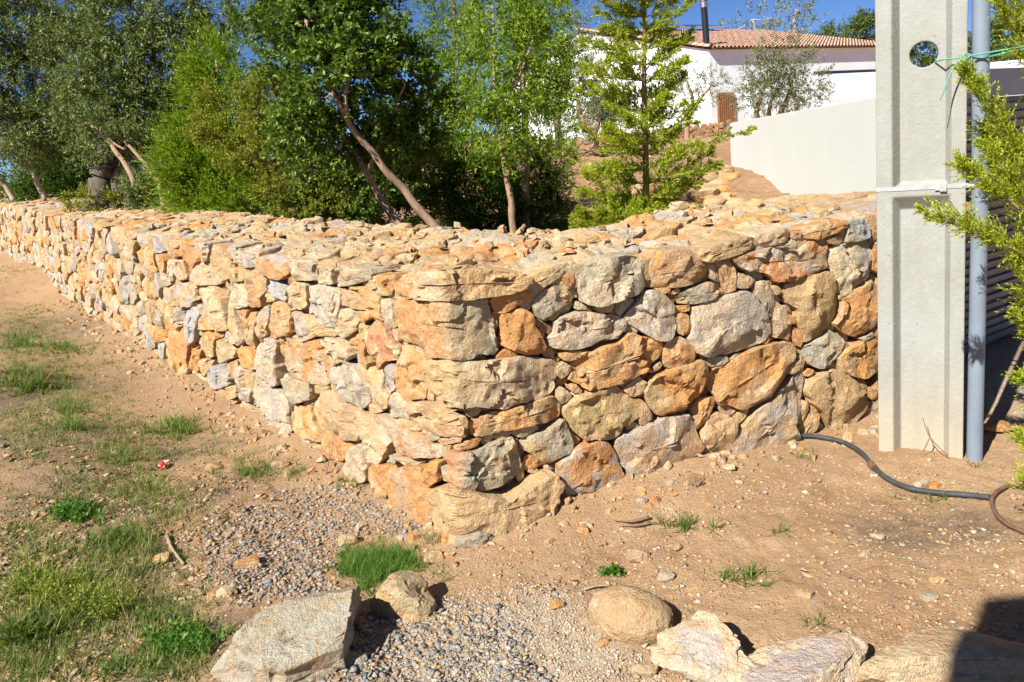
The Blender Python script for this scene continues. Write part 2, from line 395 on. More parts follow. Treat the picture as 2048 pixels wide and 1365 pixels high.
CROP = {'A': (960, 480, 2.625), 'B': (1300, 420, 2.626), 'C': (640, 520, 2.4375), 'D': (340, 440, 2.625), 'G': (0, 0, 1.0)}
TR = '''
G py .015 802,557 818,546 886,541 960,540 1017,542 1057,550 1060,560 1048,573 1017,587 979,592 960,595 894,601 853,598 818,595 804,577
G og .01 788,602 820,602 894,604 960,601 975,600 983,625 990,648 991,678 996,701 983,708 960,709 927,715 902,716 874,711 853,698 816,686 799,678 796,647
G yp .015 861,719 907,717 960,722 987,719 1036,712 1086,718 1112,722 1118,731 1112,762 1105,785 1082,798 1036,806 1009,815 979,815 960,812 923,813 894,795 870,774 861,746
G rg .02 903,899 944,901 990,884 1027,874 1036,903 1042,933 1036,948 998,967 971,978 948,977 923,967 905,938
G yt .085 886,968 912,963 965,983 1005,990 1080,946 1099,941 1112,959 1106,992 1062,1020 1018,1040 974,1060 926,1070 899,1050 886,1012 880,985
A pt 0 262,215 285,185 380,140 470,120 478,155 430,190 380,220 310,262 285,275 262,245
A b 0 425,195 480,165 492,180 490,250 475,262 440,225
A g .02 515,165 560,130 640,95 760,80 850,95 860,140 850,200 862,250 800,285 700,320 600,350 550,330 520,290 520,230 512,190
A o 0 57,320 80,300 180,275 260,262 272,275 255,315 200,350 130,385 95,393 68,360
A gt 0 278,320 330,270 410,232 440,235 480,270 495,300 480,330 400,370 330,415 310,412 285,370
A o .01 118,400 190,370 235,368 275,395 280,440 310,480 352,565 345,580 290,605 250,612 190,585 120,555 103,530 115,470
A gp .01 360,520 390,490 385,440 420,405 520,378 570,378 680,395 720,400 770,430 770,470 730,510 660,525 640,510 580,550 520,570 400,578 365,555
A b -.02 288,430 310,420 385,450 390,490 370,505 330,480
A p -.01 505,345 515,320 560,350 565,370 505,372
A p 0 608,355 700,320 712,345 690,380 640,388 612,375
A g -.01 715,330 815,308 820,322 760,375 740,405 715,385
A Gp .01 750,410 830,320 870,270 920,265 980,300 1020,340 1028,370 1015,410 1025,460 1010,500 970,530 900,520 860,490 800,450
A ot .015 470,735 480,660 580,590 660,550 720,540 790,485 850,510 930,525 955,550 945,610 890,660 850,700 740,750 640,770 570,785 510,760
A o 0 425,600 460,582 550,580 585,588 540,620 460,640 430,630
A y 0 405,670 440,645 470,655 475,695 430,735 405,710
A g 0 400,790 430,770 485,815 480,830 435,870 405,840
A o 0 462,770 500,755 540,795 530,810 480,800
A oy .01 -60,950 0,935 100,900 200,870 370,820 400,835 415,880 410,940 360,955 250,970 140,995 40,1025 -40,1035
A p 0 165,1010 200,985 310,980 320,995 230,1040 180,1030
A gt .01 215,1050 330,1000 440,940 460,980 485,1080 470,1105 400,1150 350,1175 280,1130 215,1095
A o -.02 225,1190 250,1130 290,1140 365,1190 290,1210 220,1225
A Go .02 400,1180 470,1120 480,1090 620,1050 665,1060 700,1110 740,1190 770,1260 700,1290 560,1340 450,1345 430,1330 410,1230
A yt .015 438,880 500,815 600,790 720,770 780,815 850,890 850,915 760,985 690,1045 620,1045 540,1045 500,1005 450,930
A y 0 755,780 830,715 878,750 850,810 800,830 760,795
A t 0 805,840 850,835 885,880 915,940 880,970 845,975 835,950 850,890
A o -.01 480,1000 530,1055 515,1085 490,1090
G Gt .02 1223,886 1249,868 1276,857 1314,842 1323,835 1382,826 1393,865 1398,896 1372,921 1330,932 1299,945 1265,957 1253,940 1234,907
A o 0 880,690 950,640 958,660 930,690 885,700
A o 0 75,615 140,570 205,600 180,610 80,628
A t -.01 770,985 820,955 840,985 770,1010
G yo .01 1291,573 1297,541 1308,514 1323,502 1349,499 1376,511 1414,534 1414,551 1388,567 1338,576 1300,576
B ty .01 255,225 350,180 480,140 560,150 572,180 530,210 400,250 300,275 265,262
B t 0 575,160 640,120 720,95 738,120 725,160 650,185 575,195
B og .01 425,250 560,215 700,190 770,215 840,160 935,185 940,240 925,300 880,325 760,365 650,380 600,330 500,320 450,285
B t .01 770,110 850,85 960,50 1030,60 1020,90 940,130 880,155 800,150
B gB .01 1030,60 1120,45 1148,90 1145,145 1080,165 1020,170 1030,110
B t 0 920,155 1020,125 1015,165 985,185 930,175
B Gp 0 945,200 1010,185 1130,158 1165,220 1170,320 1130,380 1050,450 1000,445 965,350 935,280
B yt .015 690,430 720,390 830,345 930,318 960,345 970,420 985,540 960,600 900,660 805,700 800,650 770,580 770,520 720,490
B oy .01 1000,490 1050,450 1120,390 1180,375 1215,420 1215,570 1130,650 1080,670 1000,630 965,600 995,560
B o .01 975,785 1030,720 1120,690 1180,670 1215,700 1215,830 1130,880 1060,870 1000,850
B g 0 795,725 880,680 950,630 1020,680 1000,740 930,820 880,835 820,800
B yt .02 815,960 840,890 900,845 970,838 1050,880 1090,910 1140,1000 1135,1050 1060,1120 1000,1160 940,1150 890,1060 850,1020
B Gp .02 205,680 222,600 220,520 330,470 500,420 540,450 580,510 620,570 630,640 590,700 480,735 390,755 280,765 230,730
B g 0 545,420 560,375 610,370 640,420 660,500 655,570 600,555 570,490
B p 0 660,480 700,510 735,580 750,640 740,685 640,670 630,600 625,580 660,575
B t 0 455,350 470,330 540,355 555,375 530,410 460,415
B to 0 335,270 400,258 445,300 450,370 455,420 410,440 380,380 350,300
B G -.01 310,290 335,275 355,330 375,385 345,375 315,360
B tg .01 130,460 200,410 310,378 385,420 385,440 300,475 220,500 150,490
B y 0 90,440 150,405 160,430 130,445
B o 0 25,415 110,405 95,435 60,445
B oy 0 133,570 155,545 205,545 215,620 205,655 165,660 140,640
B oy .01 65,740 80,700 150,660 205,690 232,740 230,790 160,815 90,840 72,800
G to .015 1289,785 1303,754 1326,745 1349,736 1399,719 1408,728 1412,755 1399,789 1372,812 1334,827 1313,833 1300,815
B ot .02 300,850 400,810 500,740 620,705 720,690 765,730 755,780 690,850 620,950 540,1020 470,1050 400,1020 365,1025 320,950
B p 0 295,790 320,770 400,768 410,790 380,815 310,830
B y 0 415,790 440,760 490,745 470,775
B Gt .02 415,1250 450,1170 540,1060 640,980 720,900 800,865 805,950 790,1030 760,1090 730,1130 780,1190 700,1240 560,1270 450,1285
B to .015 268,1180 300,1090 350,1060 410,1080 445,1110 435,1180 410,1260 370,1310 270,1310
B t 0 215,1050 270,985 340,985 350,1020 320,1050 290,1110 245,1160 230,1100
B y 0 440,1085 480,1050 525,1035 510,1080 450,1140
B G -.01 370,1040 400,1020 455,1050 420,1095 380,1070
B o 0 790,1185 770,1160 830,1080 850,1030 885,1040 890,1090 850,1180 810,1205
B t 0 765,1100 800,1000 825,1010 825,1060 790,1145
B t 0 705,855 770,790 815,790 800,830 740,865
B o 0 760,680 755,610 795,640 800,690 780,730
B y 0 810,860 830,835 865,840 860,870 820,880
B t -.01 1090,885 1130,890 1155,945 1130,970 1100,920
B G 0 1100,680 1175,640 1180,665 1120,690
B o -.01 1155,60 1215,50 1215,160 1160,200 1140,160
B o 0 1165,215 1215,195 1215,345 1178,320
B b 0 1005,700 1040,700 1030,735 1000,740
B p 0 700,190 740,160 780,180 770,205
B t 0 740,115 790,110 800,150 745,155
B y 0 725,545 770,565 770,600 740,600
B t -.01 1150,940 1215,890 1215,990 1165,1000
B o 0 150,510 215,500 200,535 165,540
B o 0 620,395 680,400 690,440 650,450
B t 0 985,450 1040,450 1020,475 990,475
B t 0 590,690 610,665 632,680 625,705 600,708
C p .01 75,40 150,25 250,50 255,95 170,120 75,135 68,100
C t 0 275,70 360,75 365,120 345,175 290,175 280,120
C t 0 365,120 400,75 400,130 430,185 370,170
C t 0 95,150 180,125 245,130 290,190 310,300 260,270 225,245 150,235 100,215
C Gp .01 0,120 60,135 95,150 100,220 80,325 30,325 0,300 -25,230
C gy 0 80,330 100,240 160,240 190,260 180,340 130,385 90,360
C o 0 180,250 225,250 240,290 205,305 190,280
C g 0 285,200 330,190 355,215 365,290 380,325 345,340 315,310 300,250
C rp .01 225,370 260,290 320,330 350,380 385,430 385,485 330,490 300,540 260,510 225,460
C t 0 170,420 200,400 220,420 215,470 240,510 230,540 195,490
C t 0 0,335 70,340 80,375 0,365
C G .01 50,530 110,490 170,520 215,600 235,690 215,730 170,690 100,670 60,610
C y 0 180,500 230,545 228,620 200,580
C o .01 385,590 390,500 395,420 440,420 520,470 540,500 530,620 525,680 450,670 380,635
C g 0 310,530 345,505 375,530 360,600 375,630 330,655 312,620
C y 0 230,530 260,520 300,560 310,630 345,660 345,715 290,735 250,700 235,620
C pg 0 335,740 355,645 380,645 410,690 438,695 435,770 350,770
C o 0 385,645 470,675 440,690 410,685
C g -.01 445,420 540,450 560,470 530,480 490,465
C r 0 525,630 560,640 560,690 525,685
C p 0 580,650 640,680 690,725 600,715 565,680
C yt .01 5,640 60,640 110,690 180,700 195,760 190,830 170,890 120,870 70,830 20,820 5,740
C y .01 190,740 240,750 300,810 340,890 320,960 290,995 220,970 190,900
C pr .01 260,760 340,765 400,820 490,840 540,910 550,965 470,960 380,940 340,880 290,800
C y .01 440,690 560,690 640,735 710,760 715,800 705,860 580,850 500,815 440,775
C o 0 380,775 440,770 510,815 490,835 400,825
C g 0 500,830 520,820 600,855 560,885 530,875
C o 0 550,885 620,860 695,862 690,885 600,905
C p 0 540,900 590,905 600,960 560,970
C G 0 595,910 640,900 640,970 605,965
C o .01 650,905 740,870 790,870 760,905 690,925
C o .03 515,1030 560,970 605,975 605,1065 545,1105
C o .03 360,1050 400,1000 510,1000 530,1100 590,1100 600,1190 620,1265 560,1270 430,1265 370,1180 355,1120
C o .02 230,1030 260,985 330,1000 365,995 360,1070 345,1150 310,1150 245,1085
C p .02 125,1000 150,930 180,900 210,930 235,1000 235,1075 150,1085 118,1050
C p 0 320,990 340,950 365,970 370,995
C p 0 370,960 430,960 500,990 440,1010
C o .01 5,960 20,880 50,830 120,870 150,920 120,980 60,960
C t 0 40,970 110,970 115,1000 60,1020
C p .02 610,1000 650,1030 690,1080 620,1070
C t 0 240,100 280,90 285,135 250,145
C y -.01 190,310 225,330 215,390 180,390
C p 0 345,340 385,335 390,400 360,380
D p .01 620,200 760,210 750,280 780,320 660,315 640,260
D t .01 765,230 860,250 860,340 800,330 770,290
D Go .01 445,200 540,180 610,190 640,260 595,315 500,285 455,260
D g 0 330,172 380,165 445,180 440,250 390,250 340,205
D to 0 215,130 280,150 320,200 325,300 290,315 250,270 220,230
D G .01 150,120 215,120 205,220 160,215
D or 0 60,110 150,120 155,210 120,250 70,200
D p 0 150,240 190,220 270,280 275,340 150,345 125,310
D y 0 325,250 400,260 400,320 330,325
D yo 0 400,260 495,300 490,380 480,460 410,460 405,340
D gB 0 500,310 560,315 630,370 620,430 560,400 500,380
D y .01 625,400 665,320 735,340 730,465 650,470 620,450
D Gp .01 735,350 800,335 870,365 870,450 860,560 800,550 740,490
D gp 0 325,350 370,325 405,370 410,455 345,465 325,410
D G 0 15,340 90,330 110,400 110,455 60,455 15,400
D t 0 100,330 155,345 155,420 110,430
D yp .01 170,360 230,350 270,420 290,500 300,580 230,590 200,500 175,430
D GB 0 80,460 140,460 145,570 120,650 95,660 75,560
D g 0 10,460 60,455 70,545 15,540
D o .01 0,560 70,550 90,640 95,770 0,790 -20,680
D o 0 105,690 155,680 155,795 105,780
D po 0 145,530 175,500 230,550 225,580 150,575
D oy 0 165,600 205,585 245,620 230,720 165,720
D p 0 235,650 280,620 325,690 320,730 260,755 230,720
D B .01 195,835 230,760 310,800 315,870 220,895
D y 0 165,730 220,735 205,800 180,830
D p 0 290,430 325,410 350,520 390,640 360,660 300,560
D o -.01 345,470 405,460 400,560 370,570
D y 0 400,490 440,490 445,600 450,680 390,650 385,560
D yg 0 450,500 520,445 530,520 520,590 470,630 445,590
D o 0 530,580 560,430 610,430 630,480 635,610 560,610
D tG 0 635,480 740,500 770,540 750,620 680,645 640,600
D y 0 765,560 870,570 870,610 780,610
D yp .01 765,640 800,610 900,625 945,680 960,720 930,740 850,765 800,690
D pG .015 455,660 510,620 560,640 560,720 580,860 540,880 470,860 460,760
D Gp .02 470,870 590,890 630,960 650,1110 600,1110 500,1050 460,1000
D op .01 600,680 680,670 830,690 845,850 800,880 720,840 610,800
D pg .01 600,830 680,820 750,840 745,940 650,970 605,900
D y .01 640,980 740,980 760,1060 800,1140 790,1170 700,1140 660,1080
D o -.02 740,960 790,930 790,1020 820,1100 800,1140 760,1050
D G .01 345,790 380,760 440,800 430,955 350,945
D o 0 350,680 400,665 460,760 460,790 390,770 350,740
D y 0 440,800 465,830 455,965 430,975
D o 0 305,760 350,730 340,830 320,840
D o 0 700,650 760,630 785,680 740,690
D b -.03 550,650 590,640 605,700 575,730
D t 0 640,1000 660,1060 690,1140 660,1155
D G 0 670,1185 660,1140 700,1135 740,1165 700,1200
D t 0 735,1180 795,1185 780,1245 740,1230
D t 0 0,100 60,110 70,190 20,200 0,180
D p 0 20,210 75,210 95,310 40,320 15,270
D g 0 -8,210 20,220 20,320 -8,330
D t 0 495,385 545,400 545,430 500,430
D b -.01 600,320 650,290 660,330 620,355
D t 0 280,885 330,870 345,935 300,945
'''
wall = empty('dry_stone_wall', (CORN[0], CORN[1], 0.0), 'long L-shaped dry stone wall of orange, tan and grey stones', 'wall')
polys = []
n_stone = 0
for ln in TR.strip().split('\n'):
    a = ln.split(); ox, oy, sc = CROP[a[0]]
    P = np.array([[float(v) for v in q.split(',')] for q in a[3:]])/sc+np.array([ox, oy])
    polys.append(P)
    ext = P.max(0)-P.min(0); corner = P[:, 0].min() < 905 and P[:, 0].max() > 960
    V, Fc = stone(P, wall_hit, RNG, out=float(a[2]), res=2.4 if corner else (1.6 if ext.max() > 2.0*ext.min() and ext.max() > 80 else 1.25))
    c1, c2 = stone_cols(a[1], RNG)
    if corner and len(a[1]) > 1:                                    # two-tone corner stones, weathered differently on their two faces
        k = np.clip(0.5+((V[:, :2]-CORN)@DR-(V[:, :2]-CORN)@DL)*6+0.5*fbm(V*14, 3, 8), 0, 1)[:, None]
        A1 = np.array(c1)*(1-k)+np.array((*c2[:3], c1[3]))*k; A2 = np.array((*np.array(PAL['y']), 1))*0.5+A1*0.5; c1, c2 = A1, A2; c2[:, 3] = 1
    mesh_obj('stone', V, Fc, M['stone'], wall, True, {'Col': c1, 'Col2': c2}, 17); n_stone += 1

# ---- chinking: small stones packed into what is left open between the traced ones
def inside(poly, X, Y):
    r = np.zeros(X.shape, bool); n = len(poly); j = n-1
    for i in range(n):
        xi, yi = poly[i]; xj, yj = poly[j]
        c = ((yi > Y) != (yj > Y)) & (X < (xj-xi)*(Y-yi)/(yj-yi+1e-12)+xi)
        r ^= c; j = i
    return r
STEP = 3.0
gx = np.arange(330, 1790, STEP); gy = np.arange(420, 1080, STEP); GX, GY = np.meshgrid(gx, gy)
topi = np.interp(gx, [p[0] for p in TOP_PX], [p[1] for p in TOP_PX]); fooi = np.interp(gx, [p[0] for p in FOOT_PX], [p[1] for p in FOOT_PX])
open_ = (GY > topi[None]+6) & (GY < fooi[None]+2)
region = open_.copy()
for P in polys:
    x0, y0 = P.min(0); x1, y1 = P.max(0)
    ix = slice(max(0, int((x0-330)/STEP)-1), int((x1-330)/STEP)+2); iy = slice(max(0, int((y0-420)/STEP)-1), int((y1-420)/STEP)+2)
    if ix.stop <= 0: continue
    open_[iy, ix] &= ~inside(P, GX[iy, ix], GY[iy, ix])
def edt(mask, R=14):
    d = np.where(mask, 99.0, 0.0)
    for _ in range(R):
        for ax in (0, 1):
            for s_ in (1, -1): d = np.minimum(d, np.roll(d, s_, ax)+1)
        for s1 in (1, -1):
            for s2 in (1, -1): d = np.minimum(d, np.roll(np.roll(d, s1, 0), s2, 1)+1.414)
    return d
chinks = []
cur = open_.copy(); D_ = edt(cur)
while len(chinks) < 420:
    k = D_.argmax(); iy, ix = np.unravel_index(k, D_.shape); r = D_[iy, ix]
    if r < 1.9: break
    x, y = gx[ix], gy[iy]; rp = r*STEP*1.0
    # stretch along the gap
    best, ba = 0, 0
    for a in np.linspace(0, math.pi, 8, endpoint=False):
        L = 0
        for sg in (1, -1):
            for q in range(1, 12):
                jx, jy = int(ix+sg*q*math.cos(a)), int(iy+sg*q*math.sin(a))
                if 0 <= jx < len(gx) and 0 <= jy < len(gy) and cur[jy, jx]: L += 1
                else: break
        if L > best: best, ba = L, a
    ra = min(max(rp, best*0.5*STEP*0.85), rp*2.4)
    n = RNG.randint(6, 8); th = np.sort(np.linspace(0, 6.283, n, endpoint=False)+np.array([RNG.uniform(-0.3, 0.3) for _ in range(n)]))
    rr = np.array([RNG.uniform(0.82, 1.12) for _ in range(n)])
    pu = np.cos(th)*ra*rr; pv = np.sin(th)*rp*rr
    P = np.stack([x+pu*math.cos(ba)-pv*math.sin(ba), y+pu*math.sin(ba)+pv*math.cos(ba)], 1)
    chinks.append(P)
    x0, y0 = np.maximum(((P.min(0)-[330, 420])/STEP).astype(int)-1, 0); x1, y1 = ((P.max(0)-[330, 420])/STEP).astype(int)+2
    cur[y0:y1, x0:x1] &= ~inside(P*1.0, GX[y0:y1, x0:x1], GY[y0:y1, x0:x1]); cur[iy, ix] = False
    X0, Y0, X1, Y1 = max(0, x0-16), max(0, y0-16), x1+16, y1+16
    D_[Y0:Y1, X0:X1] = np.minimum(D_[Y0:Y1, X0:X1], edt(cur[Y0:Y1, X0:X1], 12)); D_[~cur] = 0

class Bag:
    """collects many small stones into one mesh"""
    def __init__(s): s.V, s.F, s.C1, s.C2, s.n = [], [], [], [], 0
    def add(s, V, Fc, c1, c2):
        s.V.append(V); s.F += [tuple(i+s.n for i in f) for f in Fc]; s.n += len(V)
        s.C1.append(np.tile(c1, (len(V), 1))); s.C2.append(np.tile(c2, (len(V), 1)))
    def build(s, name, parent, smooth=True, mat=None):
        o = mesh_obj(name, np.concatenate(s.V), s.F, mat or M['stone'], parent, smooth, {'Col': np.concatenate(s.C1), 'Col2': np.concatenate(s.C2)}, 17)
        return o
fill = Bag()
for i, P in enumerate(chinks):
    V, Fc = stone(P, wall_hit, RNG, out=RNG.uniform(-0.055, -0.012), depth=0.08, res=0.9)
    c1, c2 = stone_cols(RNG.choice('oottyypgb'), RNG)
    if i < 60: mesh_obj('stone', V, Fc, M['stone'], wall, True, {'Col': c1, 'Col2': c2}, 17); n_stone += 1
    else: fill.add(V, Fc, c1, c2)

# ---- Voronoi stones for the far run of the left face and for the top
def clip(poly, n, d):
    out = []; k = len(poly)
    for i in range(k):
        a, b = poly[i], poly[(i+1) % k]; da, db = a@n-d, b@n-d
        if da <= 0: out.append(a)
        if (da < 0 < db) or (db < 0 < da): out.append(a+(b-a)*(da/(da-db)))
    return out
def voronoi(seeds, regionpoly, metric=(1, 1)):
    S = np.asarray(seeds)*np.array(metric); cells = []
    for i, p in enumerate(S):
        d = ((S-p)**2).sum(1); nb = np.argsort(d)[1:26]; poly = [q for q in p+np.array([(-.6, -.6), (.6, -.6), (.6, .6), (-.6, .6)])]
        for j in nb:
            n = S[j]-p; poly = clip(poly, n, n@(S[j]+p)/2)
            if len(poly) < 3: break
        if len(poly) < 3: continue
        cells.append(np.array(poly)/np.array(metric))
    return cells
class Hash:
    def __init__(s, cell): s.c = cell; s.g = {}
    def near(s, x, y, r):
        i, j = int(math.floor(x/s.c)), int(math.floor(y/s.c))
        for a in (i-1, i, i+1):
            for b in (j-1, j, j+1):
                for (u, v) in s.g.get((a, b), ()):
                    if (x-u)**2+(y-v)**2 < r*r: return True
        return False
    def put(s, x, y): s.g.setdefault((int(math.floor(x/s.c)), int(math.floor(y/s.c))), []).append((x, y))
def poisson(n, x0, x1, y0, y1, rad, rng, ok=None, metric=(1, 1)):
    pts = []; hs = Hash(rad*1.36)
    for _ in range(n):
        x, y = rng.uniform(x0, x1), rng.uniform(y0, y1)
        if ok and not ok(x, y): continue
        if hs.near(x*metric[0], y*metric[1], rad*rng.uniform(0.62, 1.35)): continue
        pts.append((x, y)); hs.put(x*metric[0], y*metric[1])
    return pts
def shrink(poly, gap, rng):
    c = poly.mean(0); d = poly-c; L = np.linalg.norm(d, axis=1)[:, None]
    return c+d*np.maximum(0.5, 1-gap/np.maximum(L, 1e-4))*np.array([[rng.uniform(0.95, 1.0)] for _ in poly])
S0 = -TP[[i for i, t in enumerate(TP) if abs(t[2][0]-wall_hit([(340, 476)])[0][0][0]) < 1e-6][0]][0]   # run where the tracing ends
S1 = 19.0
def left_map(q):
    q = np.atleast_2d(q); xy = CORN+np.outer(q[:, 0], DL)
    return np.c_[xy, q[:, 1]], np.tile([NL[0], NL[1], 0.0], (len(q), 1))
rg = random.Random(21)
okf = lambda s, z: foot_z(np.array([-s]))[0]-0.05 < z < top_z(np.array([-s]))[0]-0.01
seeds = poisson(5200, S0-0.05, S1, -0.3, 1.7, 0.15, rg, okf, (0.85, 1.05))
cells = voronoi(seeds, None, (0.85, 1.05))
cells = [c for c in cells if c[:, 0].min() > S0-0.12]
cells.sort(key=lambda c: c[:, 0].mean())
for i, c in enumerate(cells):
    zt = top_z(-c[:, 0]); zb = foot_z(-c[:, 0])-0.12
    c[:, 1] = np.clip(c[:, 1], zb, zt); c[:, 0] = np.maximum(c[:, 0], S0+0.02)
    c = shrink(c, 0.008, rg)
    V, Fc = stone(c, left_map, rg, out=rg.uniform(-0.015, 0.03), depth=0.12, res=0.62 if c[:, 0].mean() < 8 else 0.4)
    c1, c2 = stone_cols(rg.choice('oootttyypppgGGGBB'), rg)
    if n_stone < 300: mesh_obj('stone', V, Fc, M['stone'], wall, True, {'Col': c1, 'Col2': c2}, 17); n_stone += 1
    else: fill.add(V, Fc, c1, c2)

# ---- the top
TH = 1.02; SE = 2.55
def top_height(xy):
    q = np.atleast_2d(xy)-CORN
    t = np.minimum(-(q@NL), -(q@NR)); s = s_of(xy)
    return top_z(s)+0.045*np.clip(t/TH, 0, 1)-0.012
def top_map(q):
    q = np.atleast_2d(q); return np.c_[q, top_height(q)], np.tile([0, 0, 1.0], (len(q), 1))
def in_top(x, y):
    q = np.array([x, y])-CORN; a, b = -(q@NL), -(q@NR)      # depth behind each face
    if a < 0.05 or b < 0.05: return False
    if min(a, b) > TH: return False
    return q@DR < SE and q@DL < S1
seeds = []; ths = Hash(0.34)
def top_seeds(n, s0, s1, rad, left):
    for _ in range(n):
        s_, t_ = rg.uniform(s0, s1), rg.uniform(0.04, TH)
        xy = CORN+(DL if left else DR)*s_-(NL if left else NR)*t_
        if not in_top(*xy): continue
        if not ths.near(xy[0], xy[1], rad*rg.uniform(0.6, 1.4)): seeds.append(tuple(xy)); ths.put(*xy)
top_seeds(1500, -1.2, SE, 0.235, False)
top_seeds(900, -1.2, SE, 0.20, False)
top_seeds(1800, -0.6, 5.5, 0.235, True)
top_seeds(1000, -0.6, 5.5, 0.20, True)
top_seeds(3600, 5.5, S1, 0.22, True)
cells = voronoi(seeds, None)
cells.sort(key=lambda c: np.linalg.norm(c.mean(0)))
n_cap = 0
for c in cells:
    ce = c.mean(0)
    for nrm, dd in ((NL, CORN@NL-0.0), (NR, CORN@NR-0.0)):
        l = clip([p for p in c], nrm, dd)
        c = np.array(l) if len(l) > 2 else c
    q = ce-CORN
    if -(q@NL) < -(q@NR): l = clip([p for p in c], -NL, -(CORN@NL)+TH)
    else: l = clip([p for p in c], -NR, -(CORN@NR)+TH)
    c = np.array(l) if len(l) > 2 else c
    if len(c) < 3: continue
    c = shrink(c, 0.006, rg)
    tl = np.array([rg.gauss(0, 0.028), rg.gauss(0, 0.028)]); cc = c.mean(0); lift = rg.uniform(-0.012, 0.012)
    def mp(qq, tl=tl, cc=cc, lift=lift):
        P, n = top_map(qq); P[:, 2] += (P[:, :2]-cc)@tl+lift; return P, n
    far = np.linalg.norm(cc) > 7
    V, Fc = stone(c, mp, rg, out=0.0, depth=0.10, bulge=rg.uniform(0.006, 0.016), rough=1.0, res=0.4 if far else 0.9, flat=True)
    c1, c2 = stone_cols(rg.choice('oottttyyyppppgGG'), rg)
    if n_cap < 300: mesh_obj('cap_stone', V, Fc, M['stone'], wall, True, {'Col': c1, 'Col2': c2}, 17); n_cap += 1
    else: fill.add(V, Fc, c1, c2)
# loose spalls lying on the top
def chip(c, r, rng, flatness=0.5, n=7):
    th = np.sort([rng.uniform(0, 6.283) for _ in range(n)]); rr = np.array([rng.uniform(0.7, 1.15) for _ in range(n)])*r
    a = rng.uniform(0.55, 1.0); rot = rng.uniform(0, 6.283)
    x = np.cos(th)*rr; y = np.sin(th)*rr*a; X = x*math.cos(rot)-y*math.sin(rot); Y = x*math.sin(rot)+y*math.cos(rot)
    tx, ty = rng.gauss(0, 0.2), rng.gauss(0, 0.2); h = r*flatness
    lo = np.stack([c[0]+X, c[1]+Y, c[2]-h*0.5+X*tx+Y*ty], 1)
    k = rng.uniform(0.6, 0.85); hi = np.stack([c[0]+X*k+r*rng.uniform(-.1, .1), c[1]+Y*k+r*rng.uniform(-.1, .1), c[2]+h*np.array([rng.uniform(0.35, 0.65) for _ in th])+X*tx+Y*ty], 1)
    V = np.concatenate([lo, hi, [[c[0]+r*rng.uniform(-.15, .15), c[1]+r*rng.uniform(-.15, .15), c[2]+h*rng.uniform(0.5, 0.8)]]])
    Fc = [(j, (j+1) % n, n+(j+1) % n, n+j) for j in range(n)]+[(n+j, n+(j+1) % n, 2*n) for j in range(n)]
    return V, Fc
for _ in range(150):
    s_ = rg.uniform(-9, SE) if rg.random() < 0.7 else rg.uniform(-3, SE); t_ = rg.uniform(0.05, TH-0.03)
    xy = CORN+(DR*s_-NR*t_ if s_ > 0 else DL*(-s_)-NL*t_)
    if not in_top(*xy): continue
    z = top_height(xy)[0]+0.028
    V, Fc = chip((xy[0], xy[1], z), rg.choice([0.014, 0.02, 0.028, 0.04]), rg, rg.uniform(0.35, 0.8))
    fill.add(V, Fc, *stone_cols(rg.choice('oottypgGb'), rg))
# spalls gathered along the foot of both faces
for _ in range(420):
    s_ = rg.uniform(-9, 2.3); t_ = abs(rg.gauss(0, 0.13))+0.015
    xy = CORN+(DR*s_+NR*t_ if s_ > 0 else DL*(-s_)+NL*t_)
    z = float(ground_z(xy[0:1], xy[1:2])[0])
    V, Fc = chip((xy[0], xy[1], z+0.006), rg.choice([0.012, 0.018, 0.025, 0.04]), rg, rg.uniform(0.35, 0.8))
    fill.add(V, Fc, *stone_cols(rg.choice('oottypgb'), rg))
o = fill.build('small_stones', wall); o['kind'] = 'stuff'
# ---- core of packed earth and rubble behind the stones
def core():
    V, Fc = [], []
    ins = 0.085
    ss = np.linspace(-S1, SE, 90)
    def ring(s):
        D, Nn = (DL, NL) if s < 0 else (DR, NR); q = CORN+D*abs(s)
        return q, Nn
    # bisector corner for a clean mitre
    def off(s, t):
        if s < 0: p = CORN+DL*(-s)-NL*t; 
        else: p = CORN+DR*s-NR*t
        return p
    inner = lambda t: CORN+np.linalg.solve(np.array([NL, NR]), np.array([-t, -t]))
    for s in ss:
        for t in (ins, TH-ins):
            p = off(s, t); ci = inner(t)
            if s < 0 and (p-ci)@DL < 0: p = ci
            if s >= 0 and (p-ci)@DR < 0: p = ci
            zt = top_z(np.array([s]))[0]-0.05
            V += [(p[0], p[1], -0.4), (p[0], p[1], zt)]
    for i in range(len(ss)-1):
        a, b = i*4, i*4+4
        Fc += [(a, b, b+1, a+1), (a+1, b+1, b+3, a+3), (a+3, b+3, b+2, a+2)]
    e = (len(ss)-1)*4; Fc += [(0, 1, 3, 2), (e, e+2, e+3, e+1)]
    return np.array(V), Fc
V, Fc = core()
mesh_obj('wall_core', V, Fc, mat_plain('packed_earth', (0.20, 0.13, 0.075), 0.95, 0.2, 14, 0.03), wall)
